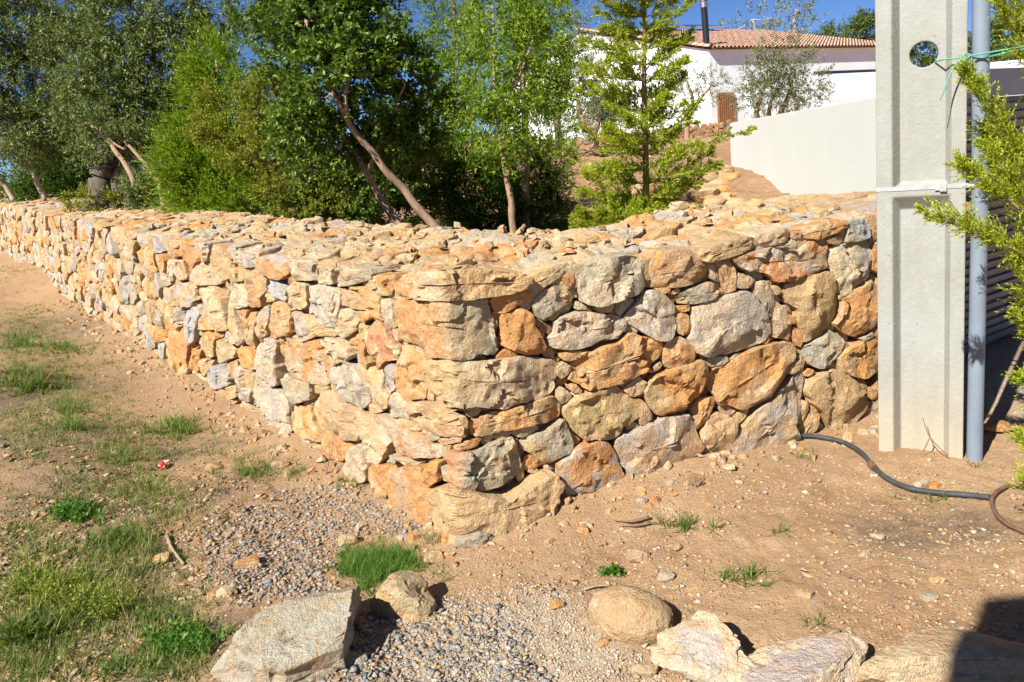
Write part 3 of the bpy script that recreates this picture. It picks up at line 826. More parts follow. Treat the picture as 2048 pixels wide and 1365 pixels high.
# ================================================================== the ground
def mat_soil():
    s = N('dry_stony_soil'); p = s.pos()
    big = s.noise(p, 1.1, 2, 0.6); mid = s.noise(p, 7, 3, 0.7); fine = s.noise(p, 55, 4, 0.75)
    c = s.mix(s.ramp(big, [(0.38, 0.0), (0.62, 1.0)]), (0.44, 0.28, 0.152), (0.365, 0.22, 0.115))
    c = s.mix(s.math('MULTIPLY', s.ramp(mid, [(0.4, 0.0), (0.7, 1.0)]), 0.5), c, (0.50, 0.345, 0.205))
    c = s.mix(s.math('MULTIPLY', s.ramp(fine, [(0.3, 1.0), (0.45, 0.0)]), 0.35), c, (0.17, 0.10, 0.05))
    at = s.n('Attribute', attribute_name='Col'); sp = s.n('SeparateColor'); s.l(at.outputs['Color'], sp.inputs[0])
    hum_shade = s.math('MULTIPLY', sp.outputs[0], s.ramp(s.noise(p, 5, 4, 0.7), [(0.35, 0.35), (0.55, 1.0)]))
    c = s.mix(hum_shade, c, s.mix(s.ramp(fine, [(0.35, 0.0), (0.65, 1.0)]), (0.10, 0.075, 0.05), (0.25, 0.19, 0.125)))
    c = s.mix(s.math('MULTIPLY', sp.outputs[1], 0.75), c, (0.50, 0.43, 0.33))
    vo = s.n('TexVoronoi', feature='F1'); vo.inputs['Scale'].default_value = 70; s.l(p, vo.inputs['Vector'])
    peb = s.math('MULTIPLY', s.ramp(vo.outputs['Distance'], [(0.22, 1.0), (0.34, 0.0)]), s.ramp(vo.outputs['Color'], [(0.45, 0.0), (0.55, 1.0)]))
    pc = s.ramp(s.math('FRACT', s.math('MULTIPLY', vo.outputs['Color'], 7.0)), [(0.0, (0.50, 0.40, 0.27)), (0.4, (0.42, 0.24, 0.11)), (0.7, (0.36, 0.34, 0.30)), (1.0, (0.55, 0.48, 0.36))])
    c = s.mix(peb, c, pc)
    gr = s.noise(p, 170, 3, 0.8)
    c = s.mix(s.math('MULTIPLY', s.ramp(gr, [(0.36, 1.0), (0.45, 0.0)]), 0.34), c, (0.17, 0.105, 0.06))
    c = s.mix(s.math('MULTIPLY', s.ramp(gr, [(0.56, 0.0), (0.68, 1.0)]), 0.45), c, (0.52, 0.40, 0.27))
    n1 = s.bump(fine, 0.020, 0.85); n2 = s.bump(s.math('ADD', peb, gr), 0.008, 0.8, n1)
    s.bsdf(c, 0.96, n2, spec=0.1); return s.m
M['soil'] = mat_soil()
def axis(dense_lo, dense_hi, lo, hi, step, grow):
    a = list(np.arange(dense_lo, dense_hi, step)); d = step; x = a[-1]
    while x < hi: d *= grow; x += d; a.append(x)
    d = step; x = a[0]; b = []
    while x > lo: d *= grow; x -= d; b.append(x)
    return np.array(b[::-1]+a)
ax_ = axis(-2.2, 2.3, -400, 400, 0.018, 1.05); ay_ = axis(1.75, 3.6, -40, 600, 0.018, 1.045)
X, Y = np.meshgrid(ax_, ay_); Z = ground_z(X, Y)
def grid_faces(ny, nx):
    i = np.arange((ny-1)*(nx-1)); r, c = i//(nx-1), i % (nx-1); a = r*nx+c
    return np.stack([a, a+1, a+nx+1, a+nx], 1)
q = np.stack([X.ravel(), Y.ravel()], 1)-CORN
def blobs(lst):
    m_ = np.zeros(X.size)
    for px, py, r_ in lst:
        c = atz(px, py, 0.0); d2 = ((X.ravel()-c[0])**2+(Y.ravel()-c[1])**2)/(r_*r_); m_ = np.maximum(m_, np.exp(-d2*1.2))
    return m_
HUM_SHADE = blobs([(60, 780, 1.0), (90, 880, 0.7), (40, 680, 1.2), (330, 870, 0.4), (430, 960, 0.3), (200, 900, 0.35), (130, 980, 0.4), (250, 1000, 0.3), (180, 1080, 0.35), (280, 1120, 0.25), (120, 1200, 0.4), (260, 1230, 0.35), (100, 1320, 0.4), (330, 1300, 0.3), (-100, 900, 0.8), (-100, 1150, 0.7), (400, 1250, 0.18), (100, 545, 0.5), (1800, 1060, 0.2), (1930, 1050, 0.2)])  # darker humus soil, which also paints in the shade among the weeds
PALE = blobs([(1000, 1290, 0.22), (1150, 1300, 0.2), (900, 1330, 0.2), (2000, 770, 0.5), (1080, 1220, 0.15)])
gc = np.stack([HUM_SHADE, PALE, 0*HUM_SHADE, 1+0*HUM_SHADE], 1)
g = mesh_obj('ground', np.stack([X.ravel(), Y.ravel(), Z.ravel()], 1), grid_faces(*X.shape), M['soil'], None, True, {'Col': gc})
tag(g, kind='structure')
# hillside of turned soil behind the wall, rising to the house
CW0, CW1 = atY(1472, 300, 14.0), atY(1965, 300, 5.0)           # run of the cream garden wall
CWd = (CW1-CW0)[:2]; CWd /= np.linalg.norm(CWd); CWn = np.array([CWd[1], -CWd[0]])
if CWn[0] > 0: CWn = -CWn                                         # faces left, towards the slope
def hill_z(x, y):
    x = np.asarray(x, float); y = np.asarray(y, float)
    P = np.stack([x.ravel(), y.ravel(), 0*x.ravel()], 1)
    z = 0.30+0.037*np.clip(y, 0, 60).ravel()+0.012*np.clip(x, -20, 20).ravel()
    z = z+0.09*fbm(P*0.7, 3, 5)+0.04*fbm(P*3.1, 3, 6)+0.02*fbm(P*9, 2, 8)
    return z.reshape(x.shape)
hx = axis(-1, 4.6, -90, 90, 0.07, 1.06); hy = axis(4.0, 10, 3.2, 140, 0.07, 1.04)
X, Y = np.meshgrid(hx, hy); Z = hill_z(X, Y); Fc = grid_faces(*X.shape)
q = np.stack([X.ravel(), Y.ravel()], 1)-CORN
ok = (-(q@NL) > 0.5) & (-(q@NR) > 0.5)
rel = np.stack([X.ravel(), Y.ravel()], 1)-CW0[:2]
ok &= ((rel@CWn > -0.06) | (Y.ravel() > CW0[1]))
ok &= ~((Y.ravel() < CW0[1]) & (X.ravel() > CW0[0]+0.2))
Fc = Fc[ok[Fc].all(1)]
def mat_hill():
    s = N('turned_orange_soil'); p = s.pos()
    a = s.noise(p, 2.0, 5, 0.65); b = s.noise(p, 12, 6, 0.75)
    c = s.mix(s.ramp(a, [(0.35, 0.0), (0.65, 1.0)]), (0.42, 0.235, 0.125), (0.52, 0.33, 0.19))
    c = s.mix(s.math('MULTIPLY', s.ramp(b, [(0.3, 1.0), (0.55, 0.0)]), 0.6), c, (0.25, 0.14, 0.075))
    s.bsdf(c, 0.95, s.bump(b, 0.12), spec=0.1); return s.m
M['hill'] = mat_hill()
g = mesh_obj('hillside', np.stack([X.ravel(), Y.ravel(), Z.ravel()], 1), Fc, M['hill'], None, True)
tag(g, kind='structure')
# ================================================================== concrete pole, pipe, twine
def mat_concrete(name, col):
    s = N(name); p = s.pos()
    a = s.noise(p, 3.0, 4, 0.6); b = s.noise(p, 30, 5, 0.7)
    c = s.mix(s.ramp(a, [(0.35, 0.0), (0.7, 1.0)]), col, tuple(x*k for x, k in zip(col, (0.86, 0.85, 0.80))))
    c = s.mix(s.math('MULTIPLY', s.ramp(b, [(0.3, 1.0), (0.5, 0.0)]), 0.25), c, (0.42, 0.40, 0.34))
    vo = s.n('TexVoronoi', feature='F1'); vo.inputs['Scale'].default_value = 26; s.l(p, vo.inputs['Vector'])
    pit = s.math('MULTIPLY', s.ramp(vo.outputs['Distance'], [(0.05, 1.0), (0.09, 0.0)]), s.ramp(vo.outputs['Color'], [(0.62, 0.0), (0.64, 1.0)]))
    c = s.mix(pit, c, (0.20, 0.18, 0.15))
    # rust coloured soil splash near the ground, a stain that belongs to the concrete
    sx = s.n('SeparateXYZ'); s.l(p, sx.inputs[0])
    zz = s.math('ADD', sx.outputs[2], s.math('MULTIPLY', a, 0.35))
    c = s.mix(s.math('MULTIPLY', s.ramp(zz, [(0.15, 1.0), (0.62, 0.0)]), 0.45), c, (0.46, 0.35, 0.20))
    mp = s.n('Mapping'); s.l(p, mp.inputs[0]); mp.inputs['Scale'].default_value = (9, 9, 0.7)
    c = s.mix(s.math('MULTIPLY', s.ramp(s.noise(mp.outputs[0], 1.6, 4, 0.65), [(0.5, 0.0), (0.68, 1.0)]), 0.30), c, (0.24, 0.22, 0.17))
    n = s.bump(s.math('SUBTRACT', s.noise(p, 60, 4, 0.7), pit), 0.004, 0.8)
    s.bsdf(c, 0.88, n, spec=0.2); return s.m
M['concrete'] = mat_concrete('cast_concrete', (0.29, 0.297, 0.275))
PB = gpt(1841, 908)
Pn = np.array([CAM[0]-PB[0], CAM[1]-PB[1], 0]); Pn /= np.linalg.norm(Pn)
_yaw = math.radians(2.0); Pn = np.array([Pn[0]*math.cos(_yaw)-Pn[1]*math.sin(_yaw), Pn[0]*math.sin(_yaw)+Pn[1]*math.cos(_yaw), 0])
Pe = np.array([-Pn[1], Pn[0], 0]); Pe = -Pe if Pe[0] < 0 else Pe
def pole_uv(px, py, off=0.0):
    d = rays([(px, py)])[0]; t = ((PB+Pn*off-CAM)@Pn)/(d@Pn); P = CAM+d*t
    return (P-PB)@Pe, P[2], P
def pole_pt(u, z, n=0.0): return np.array([PB[0], PB[1], 0])+Pe*u+Pn*n+np.array([0, 0, z])
uL, _, _ = pole_uv(1754, 500); uR, _, _ = pole_uv(1931, 500)
TK = 0.27                                                     # thickness front to back
pole = empty('concrete_pole', (PB[0], PB[1], PB[2]), 'pale concrete utility pole with recessed panels and a round hole', 'pole')
def extr(outer, n0, inner, n1):
    """frustum between an outline at depth n0 and another at depth n1 (u,z lists)"""
    k = len(outer); V = [pole_pt(u, z, n0) for u, z in outer]+[pole_pt(u, z, n1) for u, z in inner]
    Fc = [tuple(range(k)), tuple(range(k, 2*k))[::-1]]+[(i, i+k, (i+1) % k+k, (i+1) % k) for i in range(k)]
    return np.array(V), Fc
def rect(a, b, c, d): return [(a, c), (b, c), (b, d), (a, d)]
ZT = 6.0
zb = pole_uv(1840, 376)[1]; zs0 = pole_uv(1840, 392)[1]; zs1 = pole_uv(1840, 420)[1]
ua = pole_uv(1786, 500)[0]; ub = pole_uv(1900, 500)[0]; ia = pole_uv(1801, 500)[0]; ib = pole_uv(1891, 500)[0]
hu, hz, _ = pole_uv(1848, 109, -0.05); hr = pole_uv(1877, 109, -0.05)[0]-hu
shaft = mesh_obj('shaft', *extr(rect(uL, uR, -0.5, ZT), 0.0, rect(uL, uR, -0.5, ZT), -TK), M['concrete'], pole)
cut = []
e_ = 0.004
cut.append(extr(rect(ua-e_, ub+e_, zb-0.008, ZT+1), 0.004, rect(ia, ib, zb+0.022, ZT+1), -0.055))
cut.append(extr(rect(ua-e_, ub+e_, -1, zs0+0.004), 0.004, rect(ia, ib, -1, zs1), -0.055))
cut.append(extr(rect(ua-e_, ub+e_, zb-0.008, ZT+1), -TK-0.004, rect(ia, ib, zb+0.075, ZT+1), -TK+0.17))
for sgn in (0,):
    th = np.linspace(0, 2*math.pi, 40, endpoint=False)
    cut.append(extr([(hu+hr*math.cos(t), hz+hr*math.sin(t)) for t in th], 0.1, [(hu+hr*math.cos(t), hz+hr*math.sin(t)) for t in th], -TK-0.1))
cutters = []
for V, Fc in cut:
    c = mesh_obj('cutter', V, Fc)
    bm = bmesh.new(); bm.from_mesh(c.data); bmesh.ops.recalc_face_normals(bm, faces=bm.faces); bm.to_mesh(c.data); bm.free()
    md = shaft.modifiers.new('b', 'BOOLEAN'); md.operation = 'DIFFERENCE'; md.solver = 'EXACT'; md.object = c; cutters.append(c)
bm = bmesh.new(); bm.from_mesh(shaft.data); bmesh.ops.recalc_face_normals(bm, faces=bm.faces); bm.to_mesh(shaft.data); bm.free()
bv = shaft.modifiers.new('bevel', 'BEVEL'); bv.width = 0.006; bv.segments = 2; bv.limit_method = 'ANGLE'; bv.angle_limit = math.radians(35)
bpy.context.view_layer.update()
dg = bpy.context.evaluated_depsgraph_get()
nm = bpy.data.meshes.new_from_object(shaft.evaluated_get(dg)); shaft.modifiers.clear(); shaft.data = nm
for c in cutters: bpy.data.objects.remove(c)
M['strap'] = mat_plain('galvanised_band', (0.60, 0.61, 0.62), 0.32, 0.15, 30, 0.0, 0.45)
M['pvc'] = mat_plain('grey_plastic_pipe', (0.185, 0.225, 0.275), 0.45, 0.10, 6, 0.001, 0.0, 0.4)
# pipe strapped to the right side of the pole
pr = 0.033
uP = uR+pr+0.012; nP = -0.015
base = pole_pt(uP, -0.06, nP); base[2] = float(ground_z(base[0:1], base[1:2])[0])-0.1
V, Fc = tube([base, pole_pt(uP+0.008, 1.2, nP), pole_pt(uP, 2.5, nP), pole_pt(uP, 5.5, nP)], pr, 28)
o = mesh_obj('conduit_pipe', V, Fc, M['pvc'], None, True, None, 50)
tag(o, 'grey plastic conduit pipe strapped to the right side of the pole', 'pipe')
# steel band round pole and pipe with its buckle
zl = pole_uv(1756, 380)[1]; zr = pole_uv(1930, 371)[1]; bh = 0.010
loop = [(uL-0.002, 0.002), (ua, 0.003), (ub, 0.003), (uR, 0.003), (uP+pr*0.3, nP+pr+0.003), (uP+pr*0.85, nP+pr*0.6+0.002), (uP+pr+0.003, nP), (uP+pr*0.8, nP-pr*0.8), (uR+0.003, -0.10), (uR+0.003, -TK-0.002), (uL-0.003, -TK-0.002)]
V, Fc = [], []
for i, (u, n) in enumerate(loop):
    z = zl+(zr-zl)*(u-uL)/(uR-uL)
    for dz, dn in ((-bh, 0), (bh, 0)): V.append(pole_pt(u, z+dz, n))
k = len(loop); Fc = [(2*i, 2*((i+1) % k), 2*((i+1) % k)+1, 2*i+1) for i in range(k)]
strap = mesh_obj('strap', np.array(V), Fc, M['strap'], pole)
md = strap.modifiers.new('s', 'SOLIDIFY'); md.thickness = 0.0015
ubk, zbk, _ = pole_uv(1886, 375)
mesh_obj('buckle', *merge([box(pole_pt(ubk, zbk, 0.009), (0.026, 0.012, 0.034), [Pe, Pn, (0, 0, 1)]), box(pole_pt(ubk-0.022, zbk-0.002, 0.008), (0.02, 0.006, 0.020), [Pe, Pn, (0, 0, 1)])]), M['strap'], strap)
# green twine tied through the hole and round the pipe
M['twine'] = mat_plain('green_twine', (0.10, 0.36, 0.24), 0.7, 0.15, 60)
tw = []
def tp(px, py, n): return pole_uv(px, py, n)[2]
def strand(pts, r=0.0035): tw.append(tube(smooth_path(pts, 8), r, 6))
strand([tp(1870, 124, -0.05), tp(1884, 120, -0.01), tp(1905, 118, 0.03), tp(1932, 114, 0.04), tp(1975, 106, 0.05), tp(2050, 93, 0.10), tp(2120, 80, 0.12)])
strand([tp(1932, 115, 0.042), tp(1965, 117, 0.02), tp(1990, 111, 0.05), tp(2055, 97, 0.10)])
strand([tp(1934, 113, 0.045), tp(1916, 125, 0.07), tp(1900, 150, 0.09), tp(1888, 182, 0.10), tp(1880, 200, 0.10)])
strand([tp(1933, 114, 0.045), tp(1940, 128, 0.04), tp(1946, 150, 0.035), tp(1956, 190, 0.03)])
strand([tp(1926, 111, 0.046), tp(1934, 117, 0.054), tp(1940, 111, 0.046), tp(1932, 108, 0.044), tp(1926, 114, 0.05)])
o = mesh_obj('twine', *merge(tw), M['twine'], None, True)
tag(o, 'green twine knotted through the hole of the concrete pole', 'twine')

# ================================================================== gate and walls on the right
M['gate'] = mat_plain('dark_grey_metal', (0.22, 0.23, 0.24), 0.5, 0.2, 8, 0.0, 0.0, 0.5)
M['gatepanel'] = mat_plain('grey_metal_sheet', (0.34, 0.35, 0.38), 0.5, 0.1, 5, 0.0, 0.0, 0.4)
G0, G1 = atz(1952, 712, 0.04), atz(2048, 672, 0.04)
Gd = G1-G0; Gd[2] = 0; Gd /= np.linalg.norm(Gd); Gn = np.array([Gd[1], -Gd[0], 0]); Gn = -Gn if Gn[1] > 0 else Gn
Gs = G0-Gd*0.35; GL = 3.2
gate = empty('gate', Gs, 'dark grey slatted metal gate behind the concrete pole', 'gate')
up = np.array([0, 0, 1.0])
def zat(px, py, off=0.0):
    d = rays([(px, py)])[0]; t = ((Gs-CAM)@Gn)/(d@Gn); return (CAM+d*t)[2]
zg = zat(1985, 208)
ns = int((zg-0.06)/0.054); ca, sa = math.cos(0.42), math.sin(0.42)
for i in range(ns):
    z = 0.075+0.054*i
    c = Gs+Gd*GL/2+up*z
    mesh_obj('slat', *box(c, (GL, 0.012, 0.052), [Gd, Gn*ca-up*sa, up*ca+Gn*sa]), M['gate'], gate)
mesh_obj('backing_sheet', *box(Gs+Gd*GL/2+up*(zg/2)-Gn*0.04, (GL, 0.006, zg), [Gd, Gn, up]), M['gate'], gate)
for k in (0.02, GL-0.02): mesh_obj('gate_post', *box(Gs+Gd*k+up*(zg/2), (0.05, 0.06, zg), [Gd, Gn, up]), M['gate'], gate)
mesh_obj('top_panel', *box(Gs+Gd*GL/2+up*(zg+0.085), (GL+0.02, 0.05, 0.165), [Gd, Gn, up]), M['gatepanel'], gate)
def mat_render(name, col):
    s = N(name); p = s.pos(); a = s.noise(p, 0.8, 4, 0.6)
    c = s.mix(s.ramp(a, [(0.4, 0.0), (0.7, 1.0)]), col, tuple(x*k for x, k in zip(col, (0.96, 0.95, 0.90))))
    s.bsdf(c, 0.9, s.bump(s.noise(p, 40, 4, 0.6), 0.006, 0.5), spec=0.15); return s.m
M['cream'] = mat_render('cream_render', (0.55, 0.575, 0.54))
M['white'] = mat_render('white_render', (0.80, 0.84, 0.88))
def wall_between(name, A, B, zA, zB, z0, th, mat, label, cope=None):
    A = np.array([A[0], A[1], 0.0]); B = np.array([B[0], B[1], 0.0]); d = B-A; d /= np.linalg.norm(d); n = np.array([d[1], -d[0], 0])
    V = np.array([A+n*th/2+up*z0, B+n*th/2+up*z0, B+n*th/2+up*zB, A+n*th/2+up*zA, A-n*th/2+up*z0, B-n*th/2+up*z0, B-n*th/2+up*zB, A-n*th/2+up*zA])
    Fc = [(0, 1, 2, 3), (5, 4, 7, 6), (3, 2, 6, 7), (1, 5, 6, 2), (4, 0, 3, 7), (0, 4, 5, 1)]
    o = mesh_obj(name, V, Fc, mat)
    bm = bmesh.new(); bm.from_mesh(o.data); bmesh.ops.recalc_face_normals(bm, faces=bm.faces)
    bmesh.ops.bevel(bm, geom=bm.edges[:], offset=0.012, segments=2, affect='EDGES'); bm.to_mesh(o.data); bm.free()
    return tag(o, label, 'wall')
def z_on(px, py, A, nrm):
    d = rays([(px, py)])[0]; t = ((np.array([A[0], A[1]])-CAM[:2])@nrm)/(d[:2]@nrm); P = CAM+d*t; return P[2], P
zA = atY(1470, 246, CW0[1])[2]; zM, PM = z_on(1753, 195, CW0, CWn)
L0 = np.linalg.norm((CW1-CW0)[:2]); Lm = np.linalg.norm((PM-CW0)[:2])
wall_between('garden_wall', CW0, CW1, zA, zA+(zM-zA)*L0/Lm, -0.4, 0.2, M['cream'], 'smooth cream rendered garden wall between the stone wall and the pole')
A_, B_ = atY(1930, 131, 10.0), atY(2300, 96, 10.5)
wall_between('boundary_wall', A_, B_, A_[2], B_[2], -0.2, 0.25, M['white'], 'white rendered wall rising behind the slatted metal gate')
A_, B_ = atY(1492, 157, 27.0), atY(1790, 143, 30.0)
wall_between('terrace_wall', A_, B_, A_[2], B_[2], 0.0, 0.3, M['white'], 'white terrace wall below the house, behind the bushy olive tree')

# ================================================================== the house on the slope
HC = atY(1424, 250, 34.0)[:2]
e1 = np.array([0.87, 0.49]); e1 /= np.linalg.norm(e1); e2 = np.array([-e1[1], e1[0]])
z_eave = atY(1424, 99, 34.0)[2]; RW, RD, RAPEX = 14.3, 19.0, 9.6
z_ap = z_eave+RAPEX*0.255
hz0 = 1.0
house = empty('house', (HC[0], HC[1], hz0), 'white single storey house with terracotta roof on the hillside', 'house')
def hp(a, b, z): return np.array([HC[0]+e1[0]*a+e2[0]*b, HC[1]+e1[1]*a+e2[1]*b, z])
V = [hp(0, 0, hz0), hp(RW, 0, hz0), hp(RW, RD, hz0), hp(0, RD, hz0), hp(0, 0, z_eave), hp(RW, 0, z_eave), hp(RW, RD, z_eave), hp(0, RD, z_eave), hp(0, RAPEX, z_ap-0.05), hp(RW, RAPEX, z_ap-0.05)]
mesh_obj('wall', np.array(V), [(0, 1, 5, 4), (1, 2, 6, 9, 5), (2, 3, 7, 6), (3, 0, 4, 8, 7), (4, 5, 9, 8), (8, 9, 6, 7)], M['white'], house)
def mat_tile():
    s = N('terracotta_tile'); c = s.ramp(s.rnd(), [(0.0, (0.38, 0.20, 0.135)), (0.4, (0.47, 0.28, 0.20)), (0.75, (0.52, 0.35, 0.27)), (1.0, (0.42, 0.30, 0.24))])
    c = s.mix(s.math('MULTIPLY', s.ramp(s.noise(s.pos(), 9, 4, 0.7), [(0.35, 1.0), (0.6, 0.0)]), 0.35), c, (0.25, 0.15, 0.10))
    s.bsdf(c, 0.9, spec=0.15); return s.m
M['tile'] = mat_tile()
roof = mesh_obj('roof', np.array([hp(-0.12, -0.25, z_eave-0.02), hp(RW, -0.25, z_eave-0.02), hp(RW, RAPEX, z_ap+0.02), hp(-0.12, RAPEX, z_ap+0.02), hp(-0.12, RD, z_eave), hp(RW, RD, z_eave)]), [(0, 1, 2, 3), (3, 2, 5, 4)], M['tile'], house)
pitch = 0.255; sv = np.array([e2[0], e2[1], pitch]); sv /= np.linalg.norm(sv); nv = np.cross(np.array([e1[0], e1[1], 0]), sv); nv = nv if nv[2] > 0 else -nv
def tile(a, dist, r=0.115, L=0.44, convex=1, dirv=None, nrm=None, axis=None, org=None):
    dirv = sv if dirv is None else dirv; nrm = nv if nrm is None else nrm; axis = np.array([e1[0], e1[1], 0]) if axis is None else axis
    o0 = (hp(a, -0.28, z_eave+0.02)+dirv*dist) if org is None else org
    V = []
    for t, rr in ((0, r), (L, r*0.8)):
        for k in range(6):
            an = math.pi*k/5; V.append(o0+dirv*t+axis*rr*math.cos(an)+nrm*(rr*0.75*math.sin(an)+(0.03 if t == 0 else 0)))
    for k in range(6):
        an = math.pi*k/5; V.append(o0+axis*(r-0.022)*math.cos(an)+nrm*((r-0.022)*0.75*math.sin(an)+0.03))
    Fc = [(k, k+1, k+7, k+6) for k in range(5)]+[(12+k, 12+k+1, k+1, k) for k in range(5)]
    return np.array(V), Fc
slope_len = RAPEX/math.cos(math.atan(pitch))+0.25
rows = int(slope_len/0.37); parts = []
first = None
for c in range(int(RW/0.25)):
    a = -0.02+c*0.25
    if a < 30:
        V, Fc = tile(a+0.1, 0.0); mesh_obj('roof_tile', V, Fc, M['tile'], roof)
    for r_ in range(1, rows): parts.append(tile(a+0.1+0.012*math.sin(c*3.1+r_*1.7), r_*0.37))
o = mesh_obj('roof_tiles', *merge(parts), M['tile'], roof); o['kind'] = 'stuff'
# verge tiles laid along the gable and the ridge
for r_ in range(rows+1):
    V, Fc = tile(0, 0, 0.17, 0.5, org=hp(-0.1, -0.26, z_eave+0.06)+sv*(r_*0.38)); mesh_obj('verge_tile', V, Fc, M['tile'], roof)
M['black'] = mat_plain('black_enamel', (0.015, 0.016, 0.018), 0.35, 0.1, 10, 0, 0, 0.5)
M['steel'] = mat_plain('stainless_steel', (0.55, 0.56, 0.57), 0.35, 0.1, 10, 0, 1.0)
cb, ct = atY(1414, 95, 34.6), atY(1408, 16, 34.6)
ch = mesh_obj('chimney', *tube([cb-up*0.3, ct], 0.145, 16), M['black'], house, True, None, 50)
mesh_obj('chimney_cap', *merge([tube([ct, ct+up*0.24], 0.19, 16), tube([ct+up*0.27, ct+up*0.36], [0.21, 0.15], 16)]), M['steel'], ch, True, None, 40)
mesh_obj('flashing', *tube([cb-up*0.12, cb+up*0.02], [0.26, 0.16], 16), M['black'], ch, True, None, 40)
# brown slatted shutter door in the right face
M['wood'] = mat_plain('brown_wood', (0.36, 0.165, 0.075), 0.7, 0.2, 12, 0.01)
dl, dr_ = 0.35, 1.42
zd0, zd1 = atY(1450, 248, 34.5)[2], atY(1448, 186, 34.5)[2]
door = mesh_obj('door', *box((hp(dl, -0.03, zd0)+hp(dr_, -0.03, zd1))/2, (dr_-dl, 0.04, zd1-zd0), [(e1[0], e1[1], 0), (e2[0], e2[1], 0), up]), M['wood'], house)
for i in range(8):
    a = dl+0.07+i*(dr_-dl-0.14)/7; mesh_obj('slat', *box((hp(a, -0.07, zd0)+hp(a, -0.07, zd1))/2, (0.075, 0.035, zd1-zd0-0.06), [(e1[0], e1[1], 0), (e2[0], e2[1], 0), up]), M['wood'], door)
M['glass'] = mat_plain('dark_glass', (0.012, 0.018, 0.02), 0.06, 0.1, 3, 0, 0, 0.6)
M['frame'] = mat_plain('dark_window_frame', (0.03, 0.03, 0.032), 0.5, 0.1, 5)
def on_gable(px, py):
    n = e1; d = rays([(px, py)])[0]; t = ((HC-CAM[:2])@n)/(d[:2]@n); P = CAM+d*t; return (P[:2]-HC)@e2, P[2]
b0, z0 = on_gable(1236, 282); b1, z1 = on_gable(1200, 196)
win = mesh_obj('window', *box((hp(-0.02, b0, z0)+hp(-0.02, b1, z1))/2, (0.06, abs(b1-b0), abs(z1-z0)), [(e1[0], e1[1], 0), (e2[0], e2[1], 0), up]), M['frame'], house)
for k in (0.26, 0.74):
    mesh_obj('pane', *box(hp(-0.06, b0+(b1-b0)*k, (z0+z1)/2), (0.02, abs(b1-b0)*0.44, abs(z1-z0)*0.92), [(e1[0], e1[1], 0), (e2[0], e2[1], 0), up]), M['glass'], win)
# dark strip window under the eave on the right face
b0, b1 = 7.0, 13.0; zw = atY(1600, 152, 38.5)[2]
win = mesh_obj('window', *box(hp((b0+b1)/2, -0.02, zw-0.3), (b1-b0, 0.06, 0.75), [(e1[0], e1[1], 0), (e2[0], e2[1], 0), up]), M['frame'], house)
mesh_obj('pane', *box(hp((b0+b1)/2, -0.06, zw-0.3), (b1-b0-0.2, 0.02, 0.6), [(e1[0], e1[1], 0), (e2[0], e2[1], 0), up]), M['glass'], win)
# porch pier left of the window
b0, z0 = on_gable(1197, 292); b1, z1 = on_gable(1116, 215)
mesh_obj('porch_block', *box(hp(-0.5, (b0+b1)/2, (1.0+z1)/2), (1.0, abs(b1-b0), z1-1.0), [(e1[0], e1[1], 0), (e2[0], e2[1], 0), up]), M['white'], house)
# solar panels on the far edge of the roof
M['solar'] = mat_plain('solar_glass', (0.02, 0.025, 0.05), 0.15, 0.1, 4, 0, 0, 0.6)
for px, lab in ((1372, 'left of the two dark solar panels on the tiled roof'), (1452, 'right of the two dark solar panels on the tiled roof')):
    d = rays([(px, 70)])[0]; c = None
    q0 = hp(0, -0.28, z_eave); t = ((q0-CAM)@nv)/(d@nv); P = CAM+d*t
    a = (P[:2]-HC)@e1; P = hp(a, RAPEX-1.0, z_ap-0.05)
    sp = empty('solar_panel', P, lab, 'solar panel', 'solar panels on the roof')
    mesh_obj('panel', *box(P+nv*0.22, (2.2, 1.1, 0.05), [(e1[0], e1[1], 0), sv, nv]), M['solar'], sp)
    mesh_obj('rim', *merge([box(P+nv*0.22+sv*0.57, (2.26, 0.04, 0.07), [(e1[0], e1[1], 0), sv, nv]), box(P+nv*0.22-sv*0.57, (2.26, 0.04, 0.07), [(e1[0], e1[1], 0), sv, nv])]), M['steel'], sp)
# rough retaining wall of dark stones under the house
rw0, rw1 = atY(1140, 300, 30.0), atY(1476, 262, 29.0)
rwall = empty('retaining_wall', (rw0+rw1)/2, 'low rough retaining wall of brown stones below the white house', 'wall')
rg = random.Random(5); dW = (rw1-rw0); LW = np.linalg.norm(dW[:2]); dW = dW/np.linalg.norm(dW); nW = np.array([dW[1], -dW[0], 0])
nW = -nW if nW[1] > 0 else nW
for row in range(3):
    s_ = 0.0
    while s_ < LW:
        w_ = rg.uniform(0.16, 0.42); hgt = rg.uniform(0.17, 0.27)
        c = np.array([[s_+0.01, row*0.22], [s_+w_*0.5, row*0.22-0.03], [s_+w_-0.01, row*0.22+0.01], [s_+w_-0.02, row*0.22+hgt], [s_+w_*0.4, row*0.22+hgt+0.04], [s_+0.02, row*0.22+hgt-0.02]])
        mp_ = lambda q: (rw0+np.outer(np.atleast_2d(q)[:, 0], dW)+np.outer(np.atleast_2d(q)[:, 1]-0.25, up), np.tile(nW, (len(np.atleast_2d(q)), 1)))
        V, Fc = stone(c, mp_, rg, out=rg.uniform(-0.03, 0.05), depth=0.25, res=0.12)
        c1, c2 = stone_cols(rg.choice('bbgot'), rg); c1 = (c1[0]*0.6, c1[1]*0.6, c1[2]*0.6, c1[3]); c2 = (c2[0]*0.6, c2[1]*0.6, c2[2]*0.6, 1)
        mesh_obj('stone', V, Fc, M['stone'], rwall, True, {'Col': c1, 'Col2': c2}, 40)
        s_ += w_
